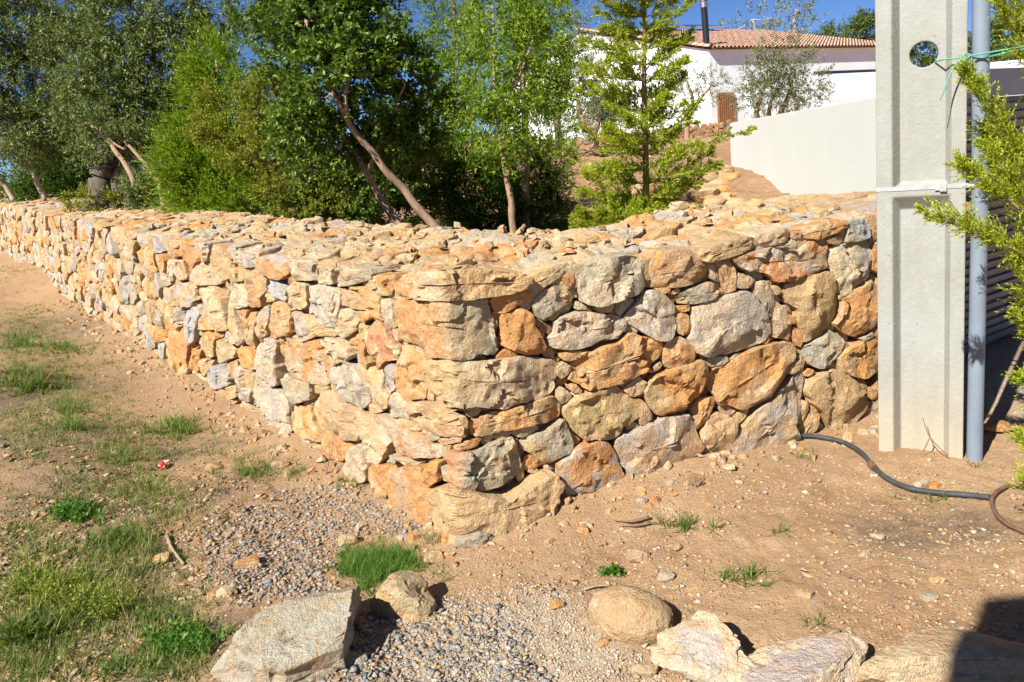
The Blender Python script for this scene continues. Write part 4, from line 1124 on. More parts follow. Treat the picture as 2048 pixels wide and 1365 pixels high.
# rubble on the slope beside the cream wall
def rock(c, dims, rng, rotz=0.0, sub=3, cut=7, rough=0.12, sq=0.75, flat=0.0):
    bm = bmesh.new(); bmesh.ops.create_icosphere(bm, subdivisions=sub, radius=1.0)
    V = np.array([v.co[:] for v in bm.verts]); Fc = [tuple(v.index for v in f.verts) for f in bm.faces]; bm.free()
    V = np.sign(V)*np.abs(V)**sq; V /= np.abs(V).max()
    nr = np.random.RandomState(rng.randrange(99999)); sd = nr.randint(90)
    for i in range(cut):
        n = nr.normal(size=3); n /= np.linalg.norm(n); d = nr.uniform(0.55, 0.95); k = V@n-d; m_ = k > 0; V[m_] -= np.outer(k[m_], n)*0.92
    nn = V/np.linalg.norm(V, axis=1)[:, None]
    V = V+nn*(rough*fbm(V*1.7+sd, 4, sd)+rough*0.8*facet(V*2.0+sd, sd, 1.0)+rough*0.25*fbm(V*8+sd, 3, sd))[:, None]
    V = V*np.array(dims)/2
    ca, sa = math.cos(rotz), math.sin(rotz)
    V = np.stack([V[:, 0]*ca-V[:, 1]*sa, V[:, 0]*sa+V[:, 1]*ca, V[:, 2]], 1)
    return V+np.array(c), Fc
def hpt(px, py):
    d = rays([(px, py)])[0]; lo, hi = 4.0, 60.0
    for Yq in np.arange(4.5, 60, 0.1):
        P = CAM+d*(Yq/d[1])
        if P[2] < hill_z(P[0:1], P[1:2])[0]: break
    return P
rg = random.Random(31)
for i in range(84):
    px = rg.uniform(1335, 1472); py = rg.uniform(345, 425)
    if i >= 46: px = rg.uniform(1110, 1400); py = rg.uniform(312, 430)
    elif px < 1400 and py < 375 and rg.random() < 0.6: continue
    P = hpt(px, py); sc_ = np.linalg.norm(P-CAM)/1480; w_ = (rg.uniform(22, 52) if i < 46 else rg.uniform(9, 26))*sc_
    V, Fc = rock(P+up*w_*0.12, (w_, w_*rg.uniform(0.7, 1), w_*rg.uniform(0.5, 0.75)), rg, rg.uniform(0, 6), 2, 7, 0.12)
    cc_ = rg.choice('otttpy'); c1, c2 = stone_cols(cc_, rg); what = ('large ' if w_/sc_ > 38 else 'medium-sized ' if w_/sc_ > 26 else 'small ')+{'o': 'orange', 't': 'tan', 'p': 'pale cream', 'y': 'yellowish'}[cc_]
    o = mesh_obj('rubble_rock', V, Fc, M['stone'], None, True, {'Col': c1, 'Col2': c2}, 35)
    if i < 46: tag(o, what+' rock in the rubble heap against the cream wall', 'rock', 'rubble rocks below the cream wall')
    else: tag(o, what+' rock lying on the bare orange slope below the house', 'rock', 'rocks strewn on the slope')
# ================================================================== plants
def unit(v): return v/(np.linalg.norm(v, axis=-1, keepdims=True)+1e-9)
class Leaves:
    def __init__(s, seed): s.r = np.random.RandomState(seed); s.V = []
    def twigs(s, base, dirs, length, n, ll, lw, fwd=0.5, droop=0.0, flat=0.0, jit=0.25, taper=0.35):
        r = s.r; T = len(base)
        if T == 0: return
        dirs = unit(dirs); length = np.broadcast_to(length, (T,))
        t = (np.arange(n)+0.6)/n; t = t[None]+r.uniform(-0.3, 0.3, (T, n))/n
        a = unit(np.cross(dirs, [0.13, 0.21, 0.97])); b = np.cross(dirs, a)
        phi = (np.arange(n)*2.4)[None]+r.uniform(0, 6.28, (T, 1))+r.uniform(-0.5, 0.5, (T, n))
        if flat > 0: phi = np.where(np.arange(n)[None] % 2 == 0, 0, math.pi)*flat+phi*(1-flat)+r.uniform(-0.35, 0.35, (T, n))
        perp = np.cos(phi)[..., None]*a[:, None]+np.sin(phi)[..., None]*b[:, None]
        p = base[:, None]+dirs[:, None]*(t*length[:, None])[..., None]
        p[..., 2] -= droop*(t**2)*length[:, None]
        ld = unit(dirs[:, None]*fwd+perp*(1-fwd)+r.normal(size=(T, n, 3))*jit)
        L = ll*r.uniform(0.7, 1.25, (T, n))*(1-taper*t); Wd = lw*r.uniform(0.8, 1.2, (T, n))*(1-taper*0.5*t)
        up_ = r.normal(size=(T, n, 3))*0.6+np.array([0, 0, 1.0]); sd = unit(np.cross(ld, up_)); nn = np.cross(sd, ld)
        L = L[..., None]; Wd = Wd[..., None]
        v = np.stack([p, p+ld*L*0.48+sd*Wd*0.5+nn*Wd*0.14, p+ld*L, p+ld*L*0.48-sd*Wd*0.5+nn*Wd*0.14], 2)
        s.V.append(v.reshape(-1, 4, 3))
    def build(s, name, mat, parent):
        V = np.concatenate(s.V); n = len(V); i = np.arange(n)*4
        Fc = np.concatenate([np.stack([i, i+1, i+2], 1), np.stack([i, i+2, i+3], 1)])
        return mesh_obj(name, V.reshape(-1, 3), Fc, mat, parent)
def clump_points(r, c, R, n, nsub, shell=0.45, sub=0.36):
    """points of twigs inside an ellipsoid, gathered in smaller tufts with gaps between them"""
    u = unit(r.normal(size=(nsub, 3))); rad = r.uniform(shell, 1.0, (nsub, 1))**0.7
    sc = u*rad; k = r.randint(nsub, size=n)
    off = unit(r.normal(size=(n, 3)))*r.uniform(0, 1, (n, 1))**0.5*sub
    q = sc[k]+off; out = unit(sc[k]*0.7+off*1.2)
    return c+q*R, out
def crown(L, clumps, dens, n, ll, lw, tl, fwd=0.45, upb=0.35, nsub=14, droop=0.0, flat=0.0, sub=0.36, bias=(0, 0, 0)):
    for px, py, rx, ry, Y in clumps:
        c = atY(px, py, Y); s_ = Y/F; R = np.array([rx*s_, (rx+ry)/2*s_*0.9, ry*s_])
        m_ = max(8, int(dens*rx*ry*s_*s_*3.14))
        p, o_ = clump_points(L.r, c, R, m_, nsub, sub=sub)
        d = o_*0.75+L.r.normal(size=p.shape)*0.35+np.array([0, 0, upb])+np.array(bias)
        L.twigs(p, d, tl*L.r.uniform(0.6, 1.3, m_), n, ll, lw, fwd, droop, flat)
def limbs(paths, seed, n=8, wob=0.10):
    parts = []
    for k, (pts, r0, r1) in enumerate(paths):
        P = smooth_path([atY(*q) for q in pts], 5); m_ = len(P)
        P = P+np.stack([vnoise(P*6+seed+q*3, 7) for q in range(3)], 1)*r0*0.35
        parts.append(tube(P, np.linspace(r0, r1, m_), n, wob, seed+k))
    return parts
def limb_auto(tgt, start, r0, seed):
    a, b = np.array(start), np.array(tgt); mid = (a+b)/2+np.array([0, 0, -0.08*np.linalg.norm(b-a)])
    P = smooth_path([a, mid, b], 4); return tube(P, np.linspace(r0, r0*0.3, len(P)), 6, 0.08, seed)
def plant(name, base, label, cat, group=None): return empty(name, base, label, cat, group)
BK = {'pale': mat_bark('pale_grey_bark', (0.30, 0.24, 0.18), (0.42, 0.35, 0.27)), 'brown': mat_bark('brown_bark', (0.22, 0.14, 0.09), (0.36, 0.25, 0.17)),
      'dark': mat_bark('dark_old_bark', (0.07, 0.055, 0.045), (0.16, 0.13, 0.10))}
LF = {'olive': mat_leaf('olive_leaf', [(0, (0.055, 0.085, 0.022)), (0.5, (0.125, 0.165, 0.048)), (0.85, (0.21, 0.25, 0.09)), (1, (0.34, 0.37, 0.20))], 0.25, 0.55, 0.2),
      'olive_pale': mat_leaf('dry_olive_leaf', [(0, (0.12, 0.135, 0.06)), (0.5, (0.19, 0.205, 0.10)), (1, (0.31, 0.32, 0.19))], 0.25, 0.6, 0.15),
      'carob': mat_leaf('dark_glossy_leaf', [(0, (0.045, 0.085, 0.012)), (0.6, (0.095, 0.165, 0.02)), (1, (0.21, 0.29, 0.045))], 0.3, 0.45, 0.3),
      'mastic': mat_leaf('yellow_green_leaf', [(0, (0.12, 0.155, 0.018)), (0.6, (0.21, 0.24, 0.03)), (0.92, (0.31, 0.31, 0.05)), (1, (0.32, 0.16, 0.05))], 0.4, 0.55, 0.2),
      'fresh': mat_leaf('fresh_green_leaf', [(0, (0.10, 0.165, 0.016)), (0.6, (0.19, 0.28, 0.026)), (1, (0.32, 0.39, 0.06))], 0.45, 0.5, 0.2),
      'cyp': mat_leaf('bright_cypress', [(0, (0.09, 0.155, 0.012)), (0.5, (0.175, 0.265, 0.018)), (1, (0.31, 0.40, 0.045))], 0.4, 0.65, 0.1),
      'cypy': mat_leaf('yellow_cypress', [(0, (0.16, 0.13, 0.04)), (0.08, (0.18, 0.25, 0.02)), (0.5, (0.38, 0.44, 0.035)), (1, (0.56, 0.56, 0.08))], 0.45, 0.65, 0.1),
      'cypd': mat_leaf('dark_cypress', [(0, (0.03, 0.075, 0.010)), (0.6, (0.06, 0.14, 0.016)), (1, (0.12, 0.22, 0.03))], 0.3, 0.65, 0.1),
      'far': mat_leaf('distant_evergreen', [(0, (0.06, 0.09, 0.018)), (0.6, (0.12, 0.16, 0.035)), (1, (0.20, 0.23, 0.07))], 0.3, 0.65, 0.1)}
def tree(name, label, cat, base, leafmat, clumps, trunk, bark, seed, kw, auto=0.02, group=None, extra=None, hub=None):
    b = atY(*base); t = plant(name, b, label, cat, group)
    parts = limbs(trunk, seed) if trunk else []
    if auto and trunk:
        hubs = [atY(*q) for pts, _, _ in trunk for q in pts[len(pts)//2:]]
        for k, c in enumerate(clumps):
            ct_ = atY(c[0], c[1], c[4]); h = min(hubs, key=lambda q: np.linalg.norm(q-ct_)); parts.append(limb_auto(ct_, h, auto, seed+k))
    if parts: mesh_obj('trunk', *merge(parts), BK[bark], t, True)
    L = Leaves(seed); crown(L, clumps, **kw)
    if extra: extra(L)
    L.build('crown', LF[leafmat], t); return t
rc = random.Random(3)
OL = dict(dens=500, n=12, ll=0.085, lw=0.027, tl=0.22, fwd=0.45, nsub=30, sub=0.34)
# far left olives
tree('olive_tree', 'leafy olive tree with thin leaning stems at the far left end', 'tree', (70, 420, 13), 'olive',
     [(30, 60, 95, 75, 13), (120, 30, 80, 60, 13.6), (40, 170, 85, 70, 12.8), (120, 140, 85, 75, 13.2), (15, 265, 70, 55, 12.6), (105, 245, 75, 60, 13), (-40, 120, 70, 110, 13), (60, 320, 50, 30, 13.2), (150, 60, 60, 50, 14)],
     [([(88, 402, 13), (74, 362, 13), (60, 330, 13), (55, 290, 13.1), (60, 220, 13.1), (80, 120, 13.2)], 0.048, 0.02), ([(58, 335, 13), (38, 312, 13), (18, 270, 13), (10, 180, 13)], 0.045, 0.02), ([(28, 402, 13.2), (12, 372, 13.2), (-6, 350, 13.1), (-30, 260, 13)], 0.05, 0.02)], 'pale', 11, dict(OL, dens=380), 0.02)
tree('olive_tree', 'large old olive with a thick dark trunk and broken pale limbs', 'tree', (215, 430, 10.6), 'olive',
     [(230, 60, 85, 70, 10.6), (320, 40, 80, 60, 10.9), (215, 160, 80, 60, 10.3), (310, 130, 85, 65, 10.4), (285, 220, 80, 55, 10.2), (390, 110, 60, 70, 11), (180, 240, 55, 45, 10.6), (365, 205, 50, 45, 10.3), (440, 40, 26, 34, 11.5), (275, 280, 60, 35, 10.4), (225, 312, 45, 24, 9.9), (185, 305, 35, 25, 10)],
     [([(197, 425, 9.9), (199, 392, 9.9), (202, 355, 9.95), (208, 325, 10.0), (220, 260, 10.3), (250, 150, 10.8)], 0.19, 0.07), ([(232, 425, 9.95), (233, 390, 9.95), (232, 350, 10.0), (240, 290, 10.2)], 0.10, 0.06)], 'dark', 23, OL, 0.02)
t = plant('broken_tree_limb', atY(330, 430, 9.6), 'pale bare forked limbs of a pruned olive standing before the dark trunk', 'tree')
mesh_obj('trunk', *merge(limbs([([(332, 432, 9.3), (327, 400, 9.3), (322, 368, 9.25), (335, 330, 9.2), (350, 298, 9.1)], 0.05, 0.022), ([(322, 366, 9.25), (300, 340, 9.3), (275, 310, 9.35), (245, 280, 9.4)], 0.034, 0.018),
     ([(275, 380, 9.4), (262, 350, 9.4), (240, 314, 9.5), (212, 276, 9.6), (170, 244, 9.7)], 0.040, 0.022), ([(335, 332, 9.2), (325, 322, 9.15)], 0.022, 0.018), ([(212, 276, 9.6), (225, 285, 9.55), (250, 300, 9.5)], 0.02, 0.012)], 77)), BK['brown'], t, True)
L = Leaves(77); crown(L, [(300, 395, 40, 38, 9.5), (275, 370, 32, 30, 9.7), (320, 415, 26, 22, 9.4), (178, 238, 30, 22, 9.6), (250, 272, 26, 18, 9.35), (352, 292, 20, 16, 9.2)], dens=1800, n=12, ll=0.045, lw=0.019, tl=0.13, nsub=16); L.build('crown', LF['olive'], t)
tree('shrub', 'dark reddish undergrowth at the foot of the old olive', 'shrub', (200, 420, 10), 'mastic', [(205, 408, 45, 16, 9.9), (165, 400, 30, 18, 10.3)], None, None, 79, dict(dens=1500, n=10, ll=0.05, lw=0.022, tl=0.13, nsub=14))
tree('cypress_hedge', 'dark green cypress behind the old olive trunk on the left', 'tree', (120, 410, 14), 'cypd', [(130, 350, 60, 55, 14.5), (180, 310, 50, 60, 14), (90, 380, 50, 30, 14.3)], [([(130, 405, 14.5), (130, 330, 14.5)], 0.06, 0.02)], 'brown', 81, dict(dens=560, n=16, ll=0.10, lw=0.024, tl=0.32, fwd=0.72, nsub=20), 0.012)
# bright cypress with sweeping plumes
tree('cypress_tree', 'bright green feathery cypress left of the yellow-green shrub', 'tree', (440, 450, 8.8), 'cyp',
     [(420, 300, 80, 60, 8.8), (390, 370, 65, 60, 8.6), (470, 370, 75, 60, 8.5), (500, 420, 70, 30, 8.4), (410, 420, 60, 30, 8.4), (440, 210, 48, 60, 9), (430, 140, 30, 45, 9.2)],
     [([(455, 450, 8.8), (448, 350, 8.8), (440, 240, 9), (432, 120, 9.2)], 0.06, 0.012)], 'brown', 31, dict(dens=1250, n=18, ll=0.080, lw=0.014, tl=0.32, fwd=0.74, upb=0.25, nsub=30, sub=0.34, bias=(-0.35, -0.1, 0.1)), 0.012)
# yellow green mastic
tree('shrub', 'tall yellow-green shrub with small leaves and reddish tips', 'shrub', (590, 455, 7.8), 'mastic',
     [(470, 235, 75, 60, 8), (545, 215, 65, 60, 7.9), (520, 300, 80, 50, 7.7), (600, 280, 60, 60, 7.7), (570, 370, 60, 45, 7.6), (620, 350, 55, 55, 7.6), (600, 430, 60, 35, 7.5), (665, 420, 50, 40, 7.6), (545, 170, 30, 26, 8)],
     [([(597, 458, 7.7), (594, 400, 7.7), (588, 350, 7.7), (575, 290, 7.8), (540, 220, 7.9)], 0.022, 0.008), ([(648, 458, 7.7), (640, 410, 7.7), (645, 350, 7.7), (620, 290, 7.7)], 0.022, 0.008), ([(594, 398, 7.7), (606, 360, 7.7), (612, 300, 7.7)], 0.012, 0.006)], 'brown', 41, dict(dens=1500, n=12, ll=0.042, lw=0.020, tl=0.14, nsub=30, sub=0.32), 0.010)
tree('shrub', 'dark shady shrub low behind the leaning trunks', 'shrub', (720, 460, 7.6), 'carob', [(710, 400, 65, 60, 7.8), (760, 340, 60, 60, 7.9), (690, 450, 60, 25, 7.6), (830, 360, 70, 60, 8.2), (850, 290, 60, 60, 8.3), (780, 430, 60, 35, 8)], None, None, 43, dict(dens=1300, n=10, ll=0.058, lw=0.026, tl=0.16, nsub=24))
# the dark tree with two leaning trunks
tree('leaning_tree', 'dark glossy leaved tree on two thin trunks leaning left', 'tree', (895, 475, 6.2), 'carob',
     [(575, 40, 65, 55, 6.5), (660, 40, 95, 75, 6.2), (765, 60, 75, 65, 6.1), (600, 120, 70, 55, 6.3), (700, 130, 95, 60, 6.0), (800, 145, 62, 52, 6.1), (640, 200, 80, 50, 6.1), (745, 230, 80, 50, 6.35), (840, 230, 75, 60, 6.35), (600, 260, 55, 45, 6.2), (690, 300, 70, 40, 6.5), (800, 300, 70, 40, 6.6), (620, 330, 45, 30, 6.1), (500, 60, 28, 26, 6.6), (690, -30, 100, 50, 6.2)],
     [([(905, 488, 6.2), (880, 462, 6.2), (830, 408, 6.2), (785, 355, 6.15), (740, 300, 6.1), (700, 250, 6.05), (665, 185, 6.05), (640, 120, 6.1), (610, 40, 6.2)], 0.042, 0.014),
      ([(815, 470, 6.4), (790, 440, 6.4), (760, 395, 6.4), (735, 345, 6.35), (690, 280, 6.3), (665, 240, 6.2)], 0.040, 0.016),
      ([(700, 250, 6.05), (690, 200, 6.0), (700, 150, 6.0), (720, 60, 6.05)], 0.020, 0.010), ([(735, 345, 6.3), (770, 260, 6.2), (810, 170, 6.1)], 0.018, 0.008), ([(806, 470, 6.45), (780, 420, 6.5), (770, 380, 6.5)], 0.02, 0.01)],
     'brown', 51, dict(dens=900, n=11, ll=0.070, lw=0.030, tl=0.15, fwd=0.42, nsub=24, sub=0.33), 0.012)
# conifers behind the young tree
CY_ = dict(n=16, ll=0.07, lw=0.014, tl=0.27, fwd=0.72, nsub=26, sub=0.34)
tree('cypress_tree', 'light green cypress behind the gap between the two leafy trees', 'tree', (900, 470, 9.2), 'cyp', [(905, 60, 40, 60, 9.2), (915, 160, 50, 60, 9.1), (900, 250, 55, 55, 9), (935, 330, 60, 45, 8.9), (900, 400, 60, 50, 8.6), (890, 450, 55, 25, 8.4), (870, 20, 30, 50, 9.3)],
     [([(902, 480, 9), (902, 300, 9), (908, 100, 9.2), (908, -60, 9.3)], 0.05, 0.012)], 'brown', 61, dict(dens=640, upb=0.5, **CY_), 0.010)
tree('cypress_tree', 'tall cypress with dark inner foliage right behind the young tree', 'tree', (1060, 480, 7.9), 'cyp', [(1010, 60, 60, 70, 8.2), (1090, 50, 45, 60, 8.2), (985, 170, 60, 60, 8.1), (1075, 160, 60, 60, 8), (1090, 250, 60, 50, 7.9), (975, 280, 60, 50, 8), (1095, 330, 45, 40, 7.8), (1010, -10, 60, 60, 8.3)],
     [([(1052, 490, 8), (1050, 300, 8.05), (1045, 100, 8.2), (1040, -60, 8.3)], 0.055, 0.012)], 'brown', 63, dict(dens=640, upb=0.35, **CY_), 0.010)
tree('shrub', 'very dark cypress undergrowth behind the thin straight trunk', 'shrub', (1020, 485, 8.2), 'cypd', [(1010, 400, 75, 65, 8.4), (1060, 420, 60, 60, 8.3), (980, 450, 60, 40, 8.2), (1050, 340, 60, 50, 8.5), (940, 380, 50, 60, 8.7), (1075, 460, 35, 24, 8.1)], None, None, 65, dict(dens=1250, upb=0.2, **CY_))
# the young tree
tree('young_tree', 'slim young tree with fresh green leaves behind the inner wall corner', 'tree', (1032, 490, 6.0), 'fresh',
     [(965, 30, 50, 40, 6.2), (1070, 30, 55, 50, 6.1), (990, 110, 55, 50, 6), (1080, 110, 50, 50, 6), (960, 200, 50, 45, 6.1), (1040, 190, 60, 45, 5.9), (975, 260, 45, 38, 6), (1060, 255, 55, 40, 5.9), (1010, 310, 35, 28, 6), (1090, 190, 35, 35, 6)],
     [([(1034, 500, 6), (1026, 450, 6), (1020, 400, 6), (1012, 355, 6), (1004, 300, 6)], 0.032, 0.022), ([(1004, 300, 6), (996, 240, 6), (988, 180, 6), (988, 90, 6.05), (985, 10, 6.1)], 0.017, 0.007), ([(1006, 300, 6), (1016, 220, 6), (1028, 160, 6), (1050, 100, 6), (1066, 50, 6.05)], 0.015, 0.006), ([(1016, 220, 6), (1040, 150, 5.95), (1066, 80, 6)], 0.011, 0.005), ([(1030, 470, 6), (1042, 462, 5.98), (1050, 452, 5.95)], 0.020, 0.016), ([(1015, 352, 6), (1025, 340, 5.97)], 0.014, 0.010), ([(1013, 356, 6), (998, 350, 6)], 0.010, 0.006)],
     'brown', 71, dict(dens=780, n=10, ll=0.052, lw=0.022, tl=0.15, fwd=0.42, nsub=22, sub=0.36), 0.006)
# open sapling of cypress: whorls of separate branches
def conifer_branch(L, P, nshoot, slen, nn, ll, lw, wood, r0, flat=0.6):
    P = smooth_path(P, 6); k = len(P); r = L.r
    wood.append(tube(P, np.linspace(r0, r0*0.25, k), 5))
    t = np.sort(r.uniform(0.08, 1.0, nshoot)); idx = t*(k-1); i = np.minimum(idx.astype(int), k-2); f = (idx-i)[:, None]
    base = P[i]*(1-f)+P[i+1]*f; T = unit(P[i+1]-P[i]); a = unit(np.cross(T, [0, 0, 1.0])); b = np.cross(a, T)
    phi = r.uniform(0, 6.28, nshoot); pr_ = np.cos(phi)[:, None]*a+(np.sin(phi)*(1-flat))[:, None]*b
    d = unit(T*0.85+pr_*0.8+np.array([0, 0, 0.22])+r.normal(size=(nshoot, 3))*0.12)
    ln = slen*(1.0-0.62*t)*r.uniform(0.6, 1.25, nshoot)
    L.twigs(base, d, ln, nn, ll, lw, 0.70, 0.0, 0.75, 0.10, 0.45)
    # finer side shoots on the longer ones
    for q in (0.35, 0.6):
        d2 = unit(d+unit(np.cross(d, r.normal(size=d.shape)))*0.75); L.twigs(base+d*(ln*q)[:, None], d2, ln*0.5, max(6, nn//2), ll*0.85, lw, 0.70, 0, 0.75, 0.10, 0.45)
sap = plant('cypress_sapling', atY(1290, 470, 5.7), 'open yellow-green cypress sapling in front of the white house', 'tree')
L = Leaves(91); wood = [tube(smooth_path([atY(1291, 480, 5.7), atY(1292, 330, 5.7), atY(1288, 180, 5.7), atY(1290, 60, 5.7), atY(1290, -90, 5.7)], 5), np.linspace(0.030, 0.008, 21), 8, 0.08)]
rr_ = np.random.RandomState(4)
for py in np.concatenate([np.linspace(-60, 290, 12), np.linspace(310, 455, 6)]):
    wd_ = np.interp(py, [-90, 0, 60, 160, 260, 300, 420, 460], [40, 95, 110, 130, 120, 140, 150, 120])
    for sg in (-1, 1):
        for _ in range(1 if rr_.rand() < 0.25 else 2):
            c0 = atY(1290, py, 5.7); ln = wd_*rr_.uniform(0.45, 1.05)*5.7/F; az = rr_.uniform(-1.05, 1.05); rise = rr_.uniform(0.15, 0.62) if py < 300 else rr_.uniform(0.0, 0.45)
            dv = np.array([sg*math.cos(az), math.sin(az), 0.0])
            conifer_branch(L, [c0, c0+dv*ln*0.5+up*ln*rise*0.35, c0+dv*ln+up*ln*rise], int(24+ln*50), 0.15, 14, 0.036, 0.0098, wood, 0.006, 0.3)
conifer_branch(L, [atY(1291, 470, 5.68), atY(1290, 180, 5.68), atY(1290, -90, 5.68)], 150, 0.12, 14, 0.036, 0.0098, wood, 0.004, 0.0)
# the long low branch reaching over the cream wall
for pts in ([(1300, 330, 5.7), (1380, 300, 5.5), (1440, 275, 5.4), (1505, 262, 5.3)], [(1295, 360, 5.7), (1360, 350, 5.45), (1440, 330, 5.4)], [(1285, 300, 5.7), (1220, 290, 5.55), (1165, 262, 5.5)], [(1288, 420, 5.7), (1220, 430, 5.45), (1150, 440, 5.4)], [(1285, 400, 5.7), (1220, 385, 5.55), (1170, 350, 5.5)]):
    conifer_branch(L, [atY(*q) for q in pts], 40, 0.14, 13, 0.036, 0.0098, wood, 0.009, 0.3)
L.build('crown', LF['cypy'], sap); mesh_obj('trunk', *merge(wood), BK['brown'], sap, True)
sap = plant('cypress_sapling', atY(1235, 475, 5.45), 'low bright cypress bush just behind the wall, left of the sapling', 'tree')
L = Leaves(92); wood = []
for pts in ([(1235, 478, 5.4), (1200, 440, 5.35), (1160, 425, 5.3)], [(1235, 478, 5.4), (1230, 430, 5.4), (1225, 395, 5.4)], [(1235, 478, 5.4), (1270, 440, 5.35), (1320, 415, 5.35)], [(1235, 478, 5.4), (1190, 460, 5.3), (1150, 452, 5.25)], [(1240, 478, 5.4), (1290, 450, 5.3), (1340, 440, 5.25)], [(1240, 478, 5.4), (1255, 435, 5.4), (1280, 400, 5.4)], [(1240, 478, 5.4), (1225, 455, 5.3), (1205, 425, 5.3)], [(1240, 478, 5.4), (1310, 455, 5.3), (1400, 420, 5.3)]):
    conifer_branch(L, [atY(*q) for q in pts], 46, 0.14, 13, 0.036, 0.0098, wood, 0.007, 0.3)
L.build('crown', LF['cypy'], sap); mesh_obj('trunk', *merge(wood), BK['brown'], sap, True)
# olives before the house
OS = dict(n=11, ll=0.11, lw=0.034, tl=0.30, fwd=0.5, nsub=40, sub=0.32)
tree('olive_tree', 'round grey-green olive with a forked trunk left of the dark window', 'tree', (1190, 302, 21), 'olive_pale', [(1150, 185, 48, 45, 21), (1195, 180, 45, 45, 21), (1170, 225, 62, 32, 20.8), (1215, 215, 30, 35, 21), (1165, 145, 40, 30, 21.2)], [([(1192, 305, 21), (1188, 280, 21), (1184, 265, 21), (1165, 235, 21), (1150, 190, 21)], 0.16, 0.05), ([(1186, 268, 21), (1198, 240, 21), (1205, 190, 21)], 0.10, 0.04)], 'brown', 101, dict(dens=170, **OS), 0.04)
tree('olive_tree', 'taller olive rising against the left end of the tiled roof', 'tree', (1120, 300, 25), 'olive_pale', [(1140, 75, 50, 40, 25), (1120, 120, 45, 40, 25), (1165, 110, 40, 35, 25), (1100, 170, 40, 40, 25), (1110, 225, 35, 35, 24)], [([(1120, 300, 25), (1115, 220, 25), (1125, 150, 25), (1140, 90, 25)], 0.14, 0.04)], 'dark', 103, dict(dens=120, **OS), 0.05)
tree('olive_tree', 'sparse thin olive standing before the corner of the house', 'tree', (1378, 280, 26), 'olive_pale', [(1365, 150, 40, 40, 26), (1395, 180, 42, 45, 26), (1345, 185, 35, 35, 26), (1430, 175, 35, 30, 26)], [([(1374, 285, 26), (1376, 240, 26), (1385, 200, 26), (1370, 150, 26)], 0.10, 0.03), ([(1376, 240, 26), (1400, 200, 26), (1425, 170, 26)], 0.07, 0.03)], 'brown', 105, dict(dens=52, **OS), 0.04)
tree('olive_tree', 'bushy olive with three stems behind the cream garden wall', 'tree', (1545, 250, 22), 'olive_pale', [(1560, 120, 58, 42, 22), (1530, 160, 50, 42, 22), (1595, 160, 55, 45, 22), (1560, 190, 72, 35, 21.8), (1610, 200, 40, 25, 21.8), (1500, 195, 35, 30, 22)], [([(1516, 245, 22), (1512, 225, 22), (1525, 180, 22), (1535, 140, 22)], 0.09, 0.04), ([(1540, 245, 22), (1536, 225, 22), (1550, 180, 22)], 0.09, 0.04), ([(1560, 240, 22), (1563, 220, 22), (1580, 180, 22), (1585, 140, 22)], 0.11, 0.04)], 'brown', 107, dict(dens=120, **OS), 0.04)
# trees on the skyline
FA = dict(n=10, ll=0.30, lw=0.12, tl=0.8, fwd=0.45, nsub=26, sub=0.30)
tree('distant_tree', 'thin see-through tree on the skyline above the roof middle', 'tree', (1510, 110, 62), 'olive_pale', [(1500, 45, 40, 30, 62), (1545, 35, 30, 25, 62), (1470, 60, 25, 20, 62)], [([(1512, 110, 62), (1512, 70, 62), (1505, 40, 62)], 0.16, 0.06)], 'pale', 111, dict(dens=4.5, **FA), 0.08, 'trees on the skyline')
tree('distant_tree', 'taller airy tree on the skyline right of the thin one', 'tree', (1590, 110, 64), 'olive_pale', [(1590, 20, 38, 35, 64), (1575, 60, 45, 28, 64), (1625, 55, 35, 30, 64)], [([(1588, 110, 64), (1588, 60, 64), (1592, 20, 64)], 0.18, 0.06)], 'pale', 113, dict(dens=5, **FA), 0.08, 'trees on the skyline')
tree('distant_tree', 'dense dark green tree on the skyline left of the pole', 'tree', (1710, 120, 60), 'far', [(1700, 75, 50, 36, 60), (1745, 65, 45, 35, 60), (1655, 88, 35, 22, 61), (1790, 70, 50, 40, 60), (1840, 80, 50, 45, 60), (1850, 125, 45, 40, 60)], [([(1710, 130, 60), (1710, 80, 60)], 0.3, 0.1)], 'brown', 115, dict(dens=26, **FA), 0.1, 'trees on the skyline')
tree('distant_tree', 'rounded green tree on the skyline right of the conduit pipe', 'tree', (2010, 150, 46), 'far', [(1990, 90, 42, 36, 46), (2040, 75, 45, 42, 46), (2090, 90, 50, 40, 46), (2020, 125, 50, 25, 45), (1955, 110, 30, 25, 46)], [([(2010, 170, 46), (2010, 110, 46)], 0.3, 0.1)], 'brown', 117, dict(dens=34, **FA), 0.1, 'trees on the skyline')
